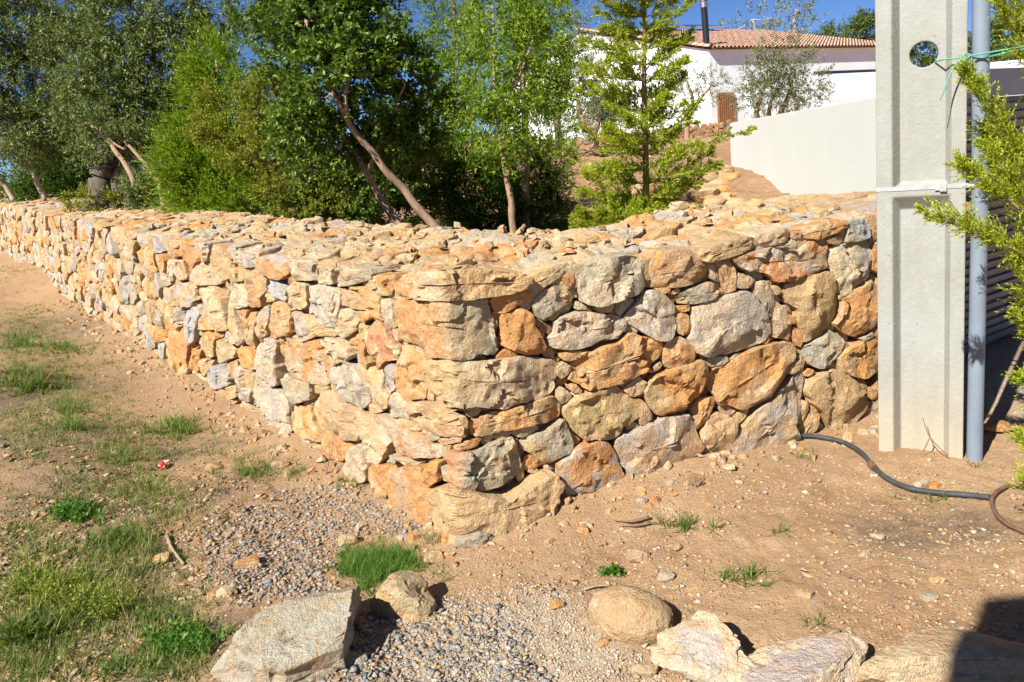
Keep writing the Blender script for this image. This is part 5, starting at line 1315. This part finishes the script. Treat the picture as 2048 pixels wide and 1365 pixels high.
# cypress reaching in from the right, close to the camera
cy = plant('cypress_tree', atz(2140, 1080, 0.0), 'yellow-green cypress whose branches reach in from the right edge', 'tree')
L = Leaves(121); wood = [tube(smooth_path([atz(2140, 1080, 0.0)-up*0.05, atY(2135, 760, 2.7), atY(2130, 400, 2.75), atY(2120, 0, 2.8), atY(2115, -300, 2.8)], 6), np.linspace(0.04, 0.015, 25), 10, 0.08)]
for pts, ns_ in (([(2120, 420, 2.75), (2040, 300, 2.72), (1985, 225, 2.72), (1932, 148, 2.74)], 46), ([(2125, 520, 2.72), (2040, 420, 2.68), (1985, 375, 2.68), (1922, 334, 2.7)], 42), ([(2130, 560, 2.65), (2050, 510, 2.58), (1960, 470, 2.56), (1856, 424, 2.58)], 44),
             ([(2125, 400, 2.8), (2060, 330, 2.85), (2005, 300, 2.9), (1968, 262, 2.9)], 40), ([(2125, 470, 2.7), (2060, 400, 2.7), (2010, 340, 2.72), (1975, 300, 2.75)], 38), ([(2120, 200, 2.8), (2070, 120, 2.75), (2020, 40, 2.75), (1992, -20, 2.75)], 40), ([(2120, 100, 2.8), (2060, 30, 2.8), (2010, -40, 2.8)], 34),
             ([(2130, 640, 2.7), (2085, 610, 2.62), (2045, 570, 2.6), (2030, 500, 2.6)], 34), ([(2135, 720, 2.7), (2090, 690, 2.62), (2048, 640, 2.6)], 32), ([(2135, 800, 2.7), (2095, 790, 2.6), (2050, 760, 2.58)], 32), ([(2138, 900, 2.7), (2100, 900, 2.6), (2052, 880, 2.55)], 32), ([(2138, 960, 2.7), (2090, 980, 2.55), (2060, 960, 2.5)], 26)):
    conifer_branch(L, [atY(*q) for q in pts], int(ns_*2.1), 0.16, 18, 0.021, 0.0066, wood, 0.0055, 0.35)
L.build('crown', LF['cypy'], cy); mesh_obj('trunk', *merge(wood), BK['brown'], cy, True)
# the backdrop wood that closes the view between the left trees
tree('wood_edge', 'mass of dark trees closing the view behind the left olives', 'woodland', (250, 400, 20), 'far', [(80, 330, 160, 90, 22), (330, 340, 160, 90, 20), (560, 370, 140, 70, 18), (760, 400, 120, 55, 15), (200, 250, 150, 100, 24), (420, 260, 120, 90, 22)], None, None, 131, dict(dens=70, n=10, ll=0.16, lw=0.07, tl=0.4, nsub=80, sub=0.3), group=None)
# ================================================================== things on the ground
def gpts(px):
    px = np.asarray(px, float); d = rays(px); z = np.zeros(len(px))
    for _ in range(5):
        t = (z-CAM[2])/d[:, 2]; P = CAM+d*t[:, None]; z = ground_z(P[:, 0], P[:, 1])
    P[:, 2] = z; return P
rg = random.Random(17)
# ---- boulders of the edging
def boulder(pxc, wpx, dep, hgt, code, label, rot=0.0, sink=0.35, sub=4, cut=8, rough=0.10, sq=0.72, name='boulder', dark=0.86):
    P = gpt(*pxc); s_ = np.linalg.norm(P-CAM)/F*1.0; w_ = wpx*s_
    V, Fc = rock((P[0], P[1], P[2]+hgt*(0.5-sink)), (w_, dep, hgt), rg, rot, sub, cut, rough, sq)
    c1, c2 = stone_cols(code, rg); c1 = tuple(np.array(c1[:3])*dark)+(c1[3],); c2 = tuple(np.array(c2[:3])*dark)+(1,)
    o = mesh_obj(name, V, Fc, M['stone'], None, True, {'Col': c1, 'Col2': c2}, 20)
    return tag(o, label, 'boulder' if name == 'boulder' else 'stone')
boulder((592, 1300), 330, 0.42, 0.26, 'gG', 'large flat grey boulder with orange corner at the bottom edge', 0.45, 0.30, 5, 9, 0.075, 0.62)
boulder((808, 1215), 128, 0.17, 0.16, 'yp', 'blocky tan boulder right of the big flat boulder', 0.2, 0.30, 4, 9, 0.08, 0.62)
boulder((1262, 1250), 158, 0.20, 0.17, 'yt', 'smooth rounded yellowish boulder in the middle of the edging row', -0.5, 0.30, 5, 0, 0.035, 1.0)
boulder((1408, 1330), 200, 0.24, 0.20, 'pG', 'pale grey boulder right of the rounded yellowish one', -0.45, 0.32, 5, 9, 0.09, 0.66, dark=1.0)
boulder((1615, 1372), 235, 0.24, 0.18, 'Gp', 'pale grey boulder cut by the bottom edge, left of the orange slab', -0.1, 0.32, 5, 9, 0.09, 0.64, dark=1.0)
boulder((1915, 1352), 320, 0.26, 0.16, 'tp', 'flat orange-brown slab half in shadow at the bottom right', 0.1, 0.30, 5, 8, 0.06, 0.6)
boulder((1845, 1292), 62, 0.08, 0.06, 'py', 'small pale stone lying on the flat orange slab', 0.3, 0.25, 3, 8, 0.10, 0.65, 'loose_stone')
# ---- loose stones one can pick out
LS = [(695, 1085, 42, 'p', 'buff stone at the left edge of the bright green grass clump'), (868, 1122, 40, 't', 'tan stone right of the bright green grass clump'), (900, 1112, 26, 'o', 'small orange stone beside the tan one near the grass clump'),
      (497, 1130, 46, 'o', 'orange pointed stone lying in the grey gravel'), (455, 1190, 44, 'p', 'rounded buff stone at the lower left of the grey gravel'), (322, 1122, 36, 'o', 'orange stone by the dry stick on the left'),
      (945, 1080, 70, 'gp', 'long pale stone lying against the foot of the wall corner'), (1018, 1050, 34, 'p', 'pale stone right of the long stone at the corner foot'), (1129, 1003, 30, 'o', 'orange stone at the foot of the right face'),
      (1283, 1005, 26, 'B', 'flat blue-grey pebble on bare soil below the right face'), (1330, 1155, 36, 'g', 'flat grey stone on bare soil above the rounded boulder'), (1347, 1097, 32, 'p', 'pale flat stone below the spiky weed'),
      (1275, 1115, 44, 'p', 'crumbled pale stone in pieces on the bare soil'), (1608, 1190, 34, 'p', 'cream stone right of the spreading weed'), (1858, 1197, 28, 'g', 'grey pebble on bare soil near the shadow'), (1875, 1163, 26, 'o', 'orange-tan pebble on bare soil above the grey one'),
      (1753, 1075, 26, 'p', 'pale pebble below the black hose'), (1840, 970, 34, 'p', 'white flat stone just above the black hose'), (1868, 975, 24, 'o', 'orange stone beside the white one above the hose'), (1985, 860, 52, 'o', 'orange stone by the gate right of the conduit pipe'),
      (1205, 1290, 30, 'o', 'rust brown stone in the white gravel left of the rounded boulder'), (1110, 1215, 34, 'o', 'rusty stone at the upper edge of the white gravel'), (1290, 1345, 46, 'y', 'buff stone at the bottom edge left of the pale grey boulder'),
      (640, 1330, 20, 'o', 'small orange chip beside the big flat boulder'), (705, 1325, 50, 'B', 'dark blue-grey stone right of the big flat boulder'), (560, 935, 36, 'p', 'pale stone near the foot of the left face'), (430, 938, 34, 't', 'tan stone among weeds near the left face'),
      (1780, 1335, 44, 'o', 'orange stone left of the small pale stone on the slab'), (1730, 1110, 22, 'g', 'grey pebble on soil between weed and hose'), (830, 1240, 46, 't', 'tan stone leaning on the blocky tan boulder')]
for px, py, w_, code, lab in LS:
    s_ = np.linalg.norm(gpt(px, py)-CAM)/F
    boulder((px, py), w_, w_*s_*rg.uniform(0.6, 0.85), w_*s_*rg.uniform(0.35, 0.55), code, lab, rg.uniform(-0.6, 0.6), 0.28, 3, 8, 0.10, 0.68, 'loose_stone')
# ---- gravel
def inpoly(poly, n):
    poly = np.array(poly, float); lo, hi = poly.min(0), poly.max(0); out = []
    nr = np.random.RandomState(rg.randrange(9999))
    P = nr.uniform(lo, hi, (n*3, 2)); m_ = inside(poly, P[:, 0], P[:, 1]); P = P[m_][:n]; return P+nr.normal(0, 1, P.shape)*np.array([26, 12])*(nr.rand(len(P), 1) < 0.45)
def icolow():
    bm = bmesh.new(); bmesh.ops.create_icosphere(bm, subdivisions=1, radius=1.0)
    V = np.array([v.co[:] for v in bm.verts]); Fc = np.array([[v.index for v in f.verts] for f in bm.faces]); bm.free(); return V, Fc
ICO_V, ICO_F = icolow()
def gravel(name, P, sizes, codes, seed, flat=0.6, mat=None, lab=None, bright=1.0):
    nr = np.random.RandomState(seed)
    if name.startswith('soil'): P = P[(fbm(P*2.6, 3, seed)+nr.uniform(-0.35, 0.35, len(P))) > -0.12]
    n = len(P); s_ = nr.choice(sizes, n)*nr.uniform(0.7, 1.3, n)
    V = ICO_V[None]*(1+nr.uniform(-0.32, 0.32, (n, 12, 1)))
    for _ in range(6):
        a = unit(nr.normal(size=(n, 1, 3))); k = (V*a).sum(2, keepdims=True)-nr.uniform(0.18, 0.7, (n, 1, 1)); V = V-np.maximum(k, 0)*a
    V = V*np.stack([s_, s_*nr.uniform(0.55, 1, n), s_*flat*nr.uniform(0.5, 1.1, n)], 1)[:, None]
    th = nr.uniform(0, 6.28, n); tx = nr.normal(0, 0.35, n); c, s2 = np.cos(th)[:, None], np.sin(th)[:, None]
    X, Y, Z = V[..., 0]*c-V[..., 1]*s2, V[..., 0]*s2+V[..., 1]*c, V[..., 2]
    Z = Z*np.cos(tx)[:, None]+X*np.sin(tx)[:, None]*0.6
    V = np.stack([X, Y, Z], 2)+P[:, None]+np.array([0, 0, 1])*(s_*flat*(0.30 if not name.startswith('soil') else 0.12))[:, None, None]
    Fc = (ICO_F[None]+(np.arange(n)*12)[:, None, None]).reshape(-1, 3)
    pal = np.array([PAL[k] for k in codes])*bright; c1 = pal[nr.randint(len(pal), size=n)]*nr.uniform(0.75, 1.2, (n, 1)); c2 = pal[nr.randint(len(pal), size=n)]
    c1 = np.c_[c1, nr.rand(n)]; c2 = np.c_[c2, np.ones(n)]
    o = mesh_obj(name, V.reshape(-1, 3), Fc, M['stone'], None, False, {'Col': np.repeat(c1, 12, 0), 'Col2': np.repeat(c2, 12, 0)})
    return tag(o, lab, 'gravel', kind='stuff')
GA = [(400, 1060), (560, 985), (700, 965), (800, 1020), (845, 1060), (740, 1075), (680, 1100), (650, 1160), (700, 1190), (590, 1190), (480, 1215), (420, 1150)]
GB = [(730, 1225), (880, 1200), (1000, 1215), (1060, 1260), (1040, 1310), (1120, 1370), (640, 1370), (700, 1300)]
GW = [(880, 1190), (1040, 1160), (1180, 1195), (1230, 1285), (1320, 1330), (1330, 1372), (760, 1372), (800, 1290)]
PAL['s'] = (0.29, 0.29, 0.285); PAL['e'] = (0.46, 0.295, 0.165); PAL['f'] = (0.36, 0.22, 0.12); PAL['h'] = (0.17, 0.115, 0.07); PAL['w'] = (0.60, 0.54, 0.44); PAL['k'] = (0.19, 0.19, 0.195)
gravel('grey_gravel', gpts(np.concatenate([inpoly(GA, 4800), inpoly(GB, 2800)])), [0.004, 0.006, 0.008, 0.011, 0.016], 'sssskBGtp', 1, 0.5, None, 'patch of blue-grey gravel between the boulders and the wall corner')
gravel('white_gravel', gpts(np.concatenate([inpoly(GW, 4600), inpoly([(1965, 700), (2048, 675), (2070, 830), (1970, 850)], 900)])), [0.0035, 0.005, 0.0065], 'wwwwpt', 2, 0.8, None, 'fine cream gravel among the boulders at the bottom edge', 1.0)
ALL = [(0, 520), (90, 560), (420, 800), (700, 990), (930, 1080), (1150, 1000), (1600, 890), (1750, 900), (2060, 900), (2060, 1372), (-20, 1372), (-20, 520)]
gravel('soil_pebbles', gpts(np.concatenate([inpoly(ALL, 8000), inpoly([(-10, 560), (120, 600), (420, 800), (720, 1000), (820, 1060), (500, 1010), (420, 1180), (200, 1372), (-10, 1372)], 5200), inpoly([(880, 1050), (1150, 1010), (1600, 900), (2050, 930), (2050, 1100), (1300, 1200), (1000, 1180)], 2200), inpoly([(560, 1180), (1330, 1230), (1330, 1372), (560, 1372)], 500)])), [0.0025, 0.0035, 0.005, 0.007, 0.010, 0.014], 'oottypgGwt', 3, 0.55, None, 'scattered small stones and chips all over the dry soil')
gravel('soil_flakes', gpts(np.concatenate([inpoly([(0, 560), (120, 600), (420, 800), (720, 1000), (820, 1060), (560, 960), (300, 830), (0, 690)], 900), inpoly([(0, 800), (400, 850), (640, 980), (420, 1100), (0, 1150)], 1500), inpoly([(0, 1050), (420, 1080), (420, 1370), (0, 1370)], 700), inpoly(ALL, 260)])), [0.008, 0.012, 0.018, 0.028], 'ttopygG', 4, 0.32, None, 'flat broken stone flakes strewn along the foot of the left face')
gravel('soil_crumbs', gpts(np.concatenate([inpoly(ALL, 8000), inpoly([(880, 1050), (1150, 1010), (1600, 900), (2050, 930), (2050, 1300), (1300, 1250), (1000, 1180)], 9000)])), [0.0018, 0.0025, 0.0035, 0.005], 'eeefft', 5, 0.7, None, 'loose crumbs of dry tan soil over the whole ground')
gravel('soil_clods', gpts(inpoly([(-20, 560), (90, 580), (300, 760), (520, 930), (620, 990), (430, 1060), (440, 1372), (-20, 1372)], 7000)), [0.003, 0.005, 0.008, 0.013], 'effhht', 6, 0.6, None, 'rough dark clods of earth among the weeds on the left')
# ---- weeds and grass
GR = {'grass': mat_leaf('grass_blade', [(0, (0.06, 0.115, 0.02)), (0.55, (0.12, 0.195, 0.035)), (0.85, (0.21, 0.27, 0.06)), (1, (0.42, 0.36, 0.16))], 0.4, 0.55, 0.2),
      'lush': mat_leaf('lush_grass', [(0, (0.035, 0.105, 0.012)), (0.6, (0.085, 0.20, 0.022)), (1, (0.21, 0.32, 0.06))], 0.4, 0.55, 0.2),
      'dry': mat_leaf('dry_grass', [(0, (0.20, 0.18, 0.06)), (0.6, (0.36, 0.31, 0.13)), (1, (0.48, 0.42, 0.22))], 0.35, 0.7, 0.1),
      'yel': mat_leaf('yellow_flowering_weed', [(0, (0.11, 0.16, 0.025)), (0.6, (0.22, 0.27, 0.05)), (0.9, (0.34, 0.36, 0.08)), (1, (0.60, 0.50, 0.05))], 0.35, 0.6, 0.15)}
class Blades:
    def __init__(s, seed): s.r = np.random.RandomState(seed); s.V = []
    def add(s, base, n, length, width, lean=0.5, spread=0.03, curl=0.6, flatten=0.0):
        r = s.r; m_ = len(base)*n; b = np.repeat(base, n, 0)+np.c_[r.normal(0, spread, (m_, 2)), np.zeros(m_)]
        az = r.uniform(0, 6.28, m_); h = np.stack([np.cos(az), np.sin(az), 0*az], 1); sd = np.stack([-np.sin(az), np.cos(az), 0*az], 1)
        L = length*r.uniform(0.5, 1.3, m_); ln = lean*r.uniform(0.2, 1.3, m_); cu = curl*r.uniform(0.3, 1.3, m_); w_ = width*r.uniform(0.7, 1.3, m_)
        pts = []
        for t in (0, 0.4, 0.75, 1.0):
            hor = L*(ln*t+cu*t*t*0.6); ver = L*(t*np.sqrt(np.maximum(0.05, 1-np.minimum(ln, 0.97)**2))-cu*t*t*0.35)*(1-flatten)
            p = b+h*hor[:, None]+np.stack([0*ver, 0*ver, ver], 1); ww = w_*(1-t**1.5)*0.5
            if t < 1: pts += [p+sd*ww[:, None], p-sd*ww[:, None]]
            else: pts.append(p)
        s.V.append(np.stack(pts, 1))
    def build(s, name, mat, parent=None):
        V = np.concatenate(s.V); n = len(V); i = np.arange(n)*7
        T = [(0, 1, 3), (0, 3, 2), (2, 3, 5), (2, 5, 4), (4, 5, 6)]
        Fc = np.concatenate([np.stack([i+a, i+b, i+c], 1) for a, b, c in T]); return mesh_obj(name, V.reshape(-1, 3), Fc, mat, parent)
def area_pts(px, py, rx, ry, n, seed):
    r = np.random.RandomState(seed); q = np.clip(r.normal(0, 0.48, (n, 2)), -1.5, 1.5); return gpts(np.stack([px+rx*q[:, 0], py+ry*q[:, 1]], 1))
TU = [(752, 1132, 92, 40, 260, 12, 0.045, 0.0026, 'lush', 'dense bright green grass clump behind the big boulders'),
      (352, 862, 58, 20, 60, 9, 0.075, 0.004, 'grass', 'bright grass tuft on the path left of the wall'),
      (505, 948, 62, 22, 50, 8, 0.07, 0.004, 'grass', 'spreading grass tuft near the foot of the left face'),
      (592, 948, 30, 14, 22, 7, 0.05, 0.0035, 'grass', 'small grass tuft right of the spreading one'),
      (700, 972, 34, 12, 26, 8, 0.05, 0.0035, 'grass', 'low green weed against the foot of the left face'),
      (245, 918, 80, 28, 70, 8, 0.07, 0.004, 'grass', 'wide patch of grass and weeds in the left foreground'),
      (138, 825, 45, 14, 32, 8, 0.07, 0.004, 'grass', 'narrow grass tuft on the left path, upper of two'),
      (132, 856, 36, 12, 28, 8, 0.07, 0.004, 'grass', 'narrow grass tuft on the left path, lower of two'),
      (135, 700, 60, 14, 40, 8, 0.08, 0.005, 'grass', 'grass tuft on the orange bank at the left'),
      (40, 690, 55, 24, 55, 8, 0.09, 0.005, 'grass', 'grass patch at the left edge beside the orange bank'),
      (60, 770, 80, 26, 80, 8, 0.09, 0.005, 'grass', 'larger grass patch at the left edge'),
      (1378, 1055, 48, 10, 9, 12, 0.075, 0.005, 'grass', 'spiky weed on bare soil in front of the right face'),
      (1482, 1165, 60, 26, 14, 9, 0.07, 0.005, 'grass', 'spreading weed on bare soil above the grey boulders'),
      (1612, 914, 20, 8, 12, 8, 0.035, 0.003, 'grass', 'tiny green weed below the end of the black hose'),
      (1565, 1062, 30, 12, 6, 8, 0.05, 0.0035, 'grass', 'thin weed right of the spiky weed'),
      (1225, 1148, 16, 7, 6, 9, 0.035, 0.0035, 'lush', 'tiny bright weed left of the flat grey stone'),
      (1640, 1248, 36, 8, 5, 7, 0.05, 0.0035, 'grass', 'thin creeping weed above the bottom boulders'),
      (1842, 1002, 60, 8, 8, 7, 0.06, 0.0035, 'grass', 'thin weed growing along the black hose'),
      (1962, 932, 16, 6, 6, 8, 0.03, 0.003, 'grass', 'tiny weed at the foot of the conduit pipe'),
      (872, 1082, 36, 12, 20, 8, 0.05, 0.003, 'dry', 'dry straw grass right of the bright green clump'),
      (110, 1185, 105, 42, 120, 9, 0.075, 0.004, 'yel', 'big yellow-green flowering weed in the left foreground'),
      (200, 1222, 70, 34, 70, 9, 0.09, 0.004, 'yel', 'yellow-green weed right of the big flowering one'),
      (55, 1275, 70, 30, 60, 9, 0.08, 0.007, 'grass', 'leafy rosette weed at the lower left edge'),
      (235, 1085, 85, 30, 80, 9, 0.08, 0.004, 'grass', 'tall mixed grass beside the dry stick'),
      (150, 1030, 52, 22, 36, 9, 0.06, 0.007, 'lush', 'leafy green weed in the middle of the left foreground'),
      (370, 1292, 62, 30, 46, 9, 0.07, 0.007, 'lush', 'leafy weed with seed heads left of the big flat boulder'),
      (300, 985, 60, 22, 50, 8, 0.06, 0.004, 'grass', 'fine grass between the path and the grey gravel'),
      (240, 1340, 60, 20, 26, 8, 0.06, 0.005, 'grass', 'weed at the bottom edge left of the big boulder')]
for k, (px, py, rx, ry, nb, n, ln, w_, m_, lab) in enumerate(TU):
    nb_ = nb if nb > 200 or px > 700 else int(nb*0.95); b = area_pts(px, py, rx, ry, nb_, 300+k); B = Blades(400+k); ln = ln*(1.5 if py < 880 and px < 500 else 1.0); w_ = w_*(1.35 if py < 880 and px < 500 else 1.0)
    low = m_ == 'grass' and nb < 20
    B.add(b-np.array([0, 0, 0.004]), n, ln, w_, 0.95 if low else (0.85 if nb > 200 else 0.55), 0.008 if nb < 200 else 0.014, 0.35 if low else 0.8)
    t = empty('grass_tuft' if m_ in ('grass', 'dry') else 'weed', gpt(px, py), lab, 'grass' if m_ in ('grass', 'dry') else 'weed')
    if m_ == 'lush' and nb > 100: B.add(b, 5, ln*1.5, w_, 0.5, 0.012, 1.0)
    B.build('blades', GR[m_], t)['kind'] = 'stuff'
    if m_ in ('yel', 'lush') and nb < 200:
        L = Leaves(500+k); q = area_pts(px, py, rx, ry, nb*2, 600+k); d = L.r.normal(size=q.shape)*0.6+np.array([0, 0, 0.8])
        L.twigs(q, d, ln*0.9, 10, 0.016 if m_ == 'yel' else 0.03, 0.008 if m_ == 'yel' else 0.013, 0.35); L.build('leaves', GR[m_], t)['kind'] = 'stuff'
# low cover between the tufts
B = Blades(900); COV = [(60, 650, 100, 50, 220), (70, 730, 120, 60, 300), (150, 800, 130, 60, 220), (60, 860, 100, 70, 200), (250, 880, 120, 60, 180), (200, 980, 150, 50, 150), (60, 1090, 110, 80, 140), (250, 1120, 130, 60, 170), (120, 1240, 150, 80, 260), (300, 1230, 120, 70, 150), (60, 1330, 120, 50, 150), (340, 1010, 110, 50, 90), (330, 1330, 100, 40, 80), (450, 900, 120, 40, 40), (110, 560, 90, 20, 30), (50, 620, 80, 30, 90), (20, 580, 60, 20, 50), (180, 720, 90, 30, 60)]
for k, (px, py, rx, ry, n) in enumerate(COV): B.add(area_pts(px, py, rx, ry, int(n*1.15), 700+k)-np.array([0, 0, 0.003]), 7, 0.05, 0.0036, 0.75, 0.012, 0.5)
o = B.build('grass_cover', GR['grass']); tag(o, 'low patchy grass and weeds over the left foreground', 'grass', kind='stuff')
B = Blades(901)
for k, (px, py, rx, ry, n) in enumerate(COV): B.add(area_pts(px, py, rx, ry, int(n*0.9), 750+k)-np.array([0, 0, 0.003]), 6, 0.055, 0.0026, 0.85, 0.014, 0.5)
o = B.build('dry_grass_cover', GR['dry']); tag(o, 'dry straw coloured grass among the weeds on the left', 'grass', kind='stuff')
# thin stalks with seed heads
def stalk(name, pts, r, lab, cat, mat):
    P = smooth_path(pts, 5); o = mesh_obj(name, *tube(P, np.linspace(r, r*0.5, len(P)), 5), mat, None, True); return tag(o, lab, cat)
M['twig'] = mat_plain('dry_twig', (0.24, 0.15, 0.09), 0.85, 0.2, 40)
M['stick'] = mat_plain('weathered_stick', (0.36, 0.27, 0.18), 0.85, 0.2, 30)
def gp(px, py, h=0.0): return gpt(px, py)+up*h
P0 = gp(262, 1290)
t = stalk('seed_stalk', [P0, P0+np.array([0.005, 0, 0.09]), P0+np.array([-0.02, 0.01, 0.19])], 0.0022, 'thin pale stalk with a round seed head in the left weeds', 'weed', M['stick'])
P0 = gp(652, 950)
tw_ = []
for q in ((0.03, 0.05, 0.20), (0.06, 0.05, 0.24), (-0.03, 0.05, 0.12), (0.09, 0.03, 0.15)): tw_.append(tube(smooth_path([P0, P0+np.array(q)*0.5+np.array([0.012, 0, 0]), P0+np.array(q)], 4), np.linspace(0.0022, 0.001, 9), 5))
tag(mesh_obj('dry_weed', *merge(tw_), M['twig'], None, True), 'dry bare weed stem standing against the left face', 'weed')
P0 = pole_pt(0.06, 0.0, 0.03); P0[2] = float(ground_z(P0[0:1], P0[1:2])[0])
a_ = pole_uv(1845, 835, 0.03)[2]; f_ = pole_uv(1860, 875, 0.03)[2]; g_ = pole_uv(1846, 905, 0.05)[2]; h_ = pole_uv(1896, 912, 0.05)[2]
tag(mesh_obj('dry_twig', *merge([tube(smooth_path([g_, f_], 3), 0.0028, 5), tube(smooth_path([h_, f_, a_], 4), np.linspace(0.003, 0.0015, 9), 5)]), M['twig'], None, True), 'forked dry twig leaning on the front of the concrete pole', 'twig')
tag(mesh_obj('dry_stick', *tube(smooth_path([gp(335, 1078, 0.012), gp(345, 1105, 0.02), gp(368, 1132, 0.008)], 5), np.linspace(0.009, 0.006, 11), 7, 0.12), M['stick'], None, True), 'short grey stick lying by the weeds left of the gravel', 'stick')
for a, b, r_, lab in (((1655, 1276), (1678, 1266), 0.006, 'short pale stick on the soil above the bottom grey boulder'), ((1630, 1302), (1690, 1306), 0.005, 'long pale stick on the soil just above the bottom boulders'), ((1168, 1182), (1222, 1174), 0.005, 'thin stick lying on top of the rounded boulder gravel edge')):
    tag(mesh_obj('dry_stick', *tube(smooth_path([gp(*a, 0.006), (gp(*a, 0.012)+gp(*b, 0.012))/2, gp(*b, 0.006)], 4), r_, 7, 0.15), M['stick'], None, True), lab, 'stick')
# splintered wood and a dark stump on the soil
V = [tube(smooth_path([gp(1228, 1045, 0.01), gp(1262, 1052, 0.02), gp(1298, 1042, 0.015)], 4), np.linspace(0.002, 0.008, 9), 6, 0.5, 3), tube(smooth_path([gp(1240, 1055, 0.008), gp(1270, 1058, 0.014), gp(1300, 1052, 0.012)], 4), np.linspace(0.002, 0.006, 9), 6, 0.5, 4)]
tag(mesh_obj('wood_splinter', *merge(V), M['twig'], None, True), 'splintered piece of brown wood on the soil near the wall corner', 'wood')
V = []
for k in range(14):
    a = rg.uniform(0, 6.28); P0 = gp(1392, 972); V.append(tube([P0-up*0.01, P0+np.array([math.cos(a)*0.035, math.sin(a)*0.03, rg.uniform(0.015, 0.045)])], [0.006, 0.001], 5))
tag(mesh_obj('root_clump', *merge(V), M['twig'], None, True), 'small dark clump of dry roots below the right face', 'roots')
# litter
M['red'] = mat_plain('red_wrapper', (0.50, 0.04, 0.03), 0.4, 0.1, 50); M['foil'] = mat_plain('white_wrapper', (0.65, 0.65, 0.66), 0.4, 0.1, 50)
t = empty('litter', gpt(328, 935), 'crumpled red and white wrapper among the weeds on the left', 'litter')
def crumple(c, w_, d_, h_, seed):
    r = np.random.RandomState(seed); n = 6; X, Y = np.meshgrid(np.linspace(-.5, .5, n), np.linspace(-.5, .5, n)); V = np.stack([X.ravel()*w_, Y.ravel()*d_, r.uniform(0, h_, n*n)], 1)+np.c_[r.normal(0, 0.002, (n*n, 2)), np.zeros(n*n)]+c
    return V, [tuple(q) for q in grid_faces(n, n)]
mesh_obj('red_part', *crumple(gpt(325, 936)+up*0.008, 0.05, 0.05, 0.03, 1), M['red'], t); mesh_obj('white_part', *crumple(gpt(331, 931)+up*0.014, 0.028, 0.035, 0.022, 2), M['foil'], t)
# hoses
M['rubber'] = mat_plain('dusty_black_rubber', (0.055, 0.058, 0.062), 0.6, 0.25, 25, 0.001)
M['rust'] = mat_plain('brown_hose', (0.20, 0.105, 0.065), 0.7, 0.25, 25, 0.001)
HP = [(1600, 879), (1640, 881), (1690, 893), (1725, 915), (1745, 940), (1775, 965), (1820, 985), (1880, 994), (1930, 998), (1980, 1003)]
P = smooth_path([gp(x, y, 0.018) for x, y in HP], 6); hose = mesh_obj('hose', *tube(P, 0.0118, 12), M['rubber'], None, True, None, 60)
mesh_obj('connector', *tube(P[[23, 25]], 0.017, 12), M['rust'], hose, True, None, 50)
tag(hose, 'black rubber hose curving from the wall foot past the pole base', 'hose')
HP = [(2075, 985), (2030, 978), (2002, 985), (1984, 1005), (1990, 1032), (2012, 1055), (2055, 1075), (2100, 1090)]
P = smooth_path([gp(x, y, 0.016 if i else 0.02) for i, (x, y) in enumerate(HP)], 6); hose2 = mesh_obj('hose', *tube(P, 0.0085, 12), M['rust'], None, True, None, 60)
tag(hose2, 'brown hose looping at the right edge below the black hose', 'hose')
# block added out of view behind the photographer to cast the lower right shadow
hs = sdir[:2]/sdir[2]
GS = gpt(1968, 1196)
def shade(name, px, py, h_, sx_, sy_, lab):
    g_ = gpt(px, py)[:2]+hs*h_; V, Fc = box((g_[0]+sx_/2, g_[1]-sy_/2, h_/2-0.2), (sx_, sy_, h_+0.4)); return tag(mesh_obj(name, V, Fc, M['white']), lab, 'shadow caster')
shade('shadow_caster', 1966, 1196, 3.2, 0.42, 0.42, 'unseen white block added behind the camera to cast a shadow')
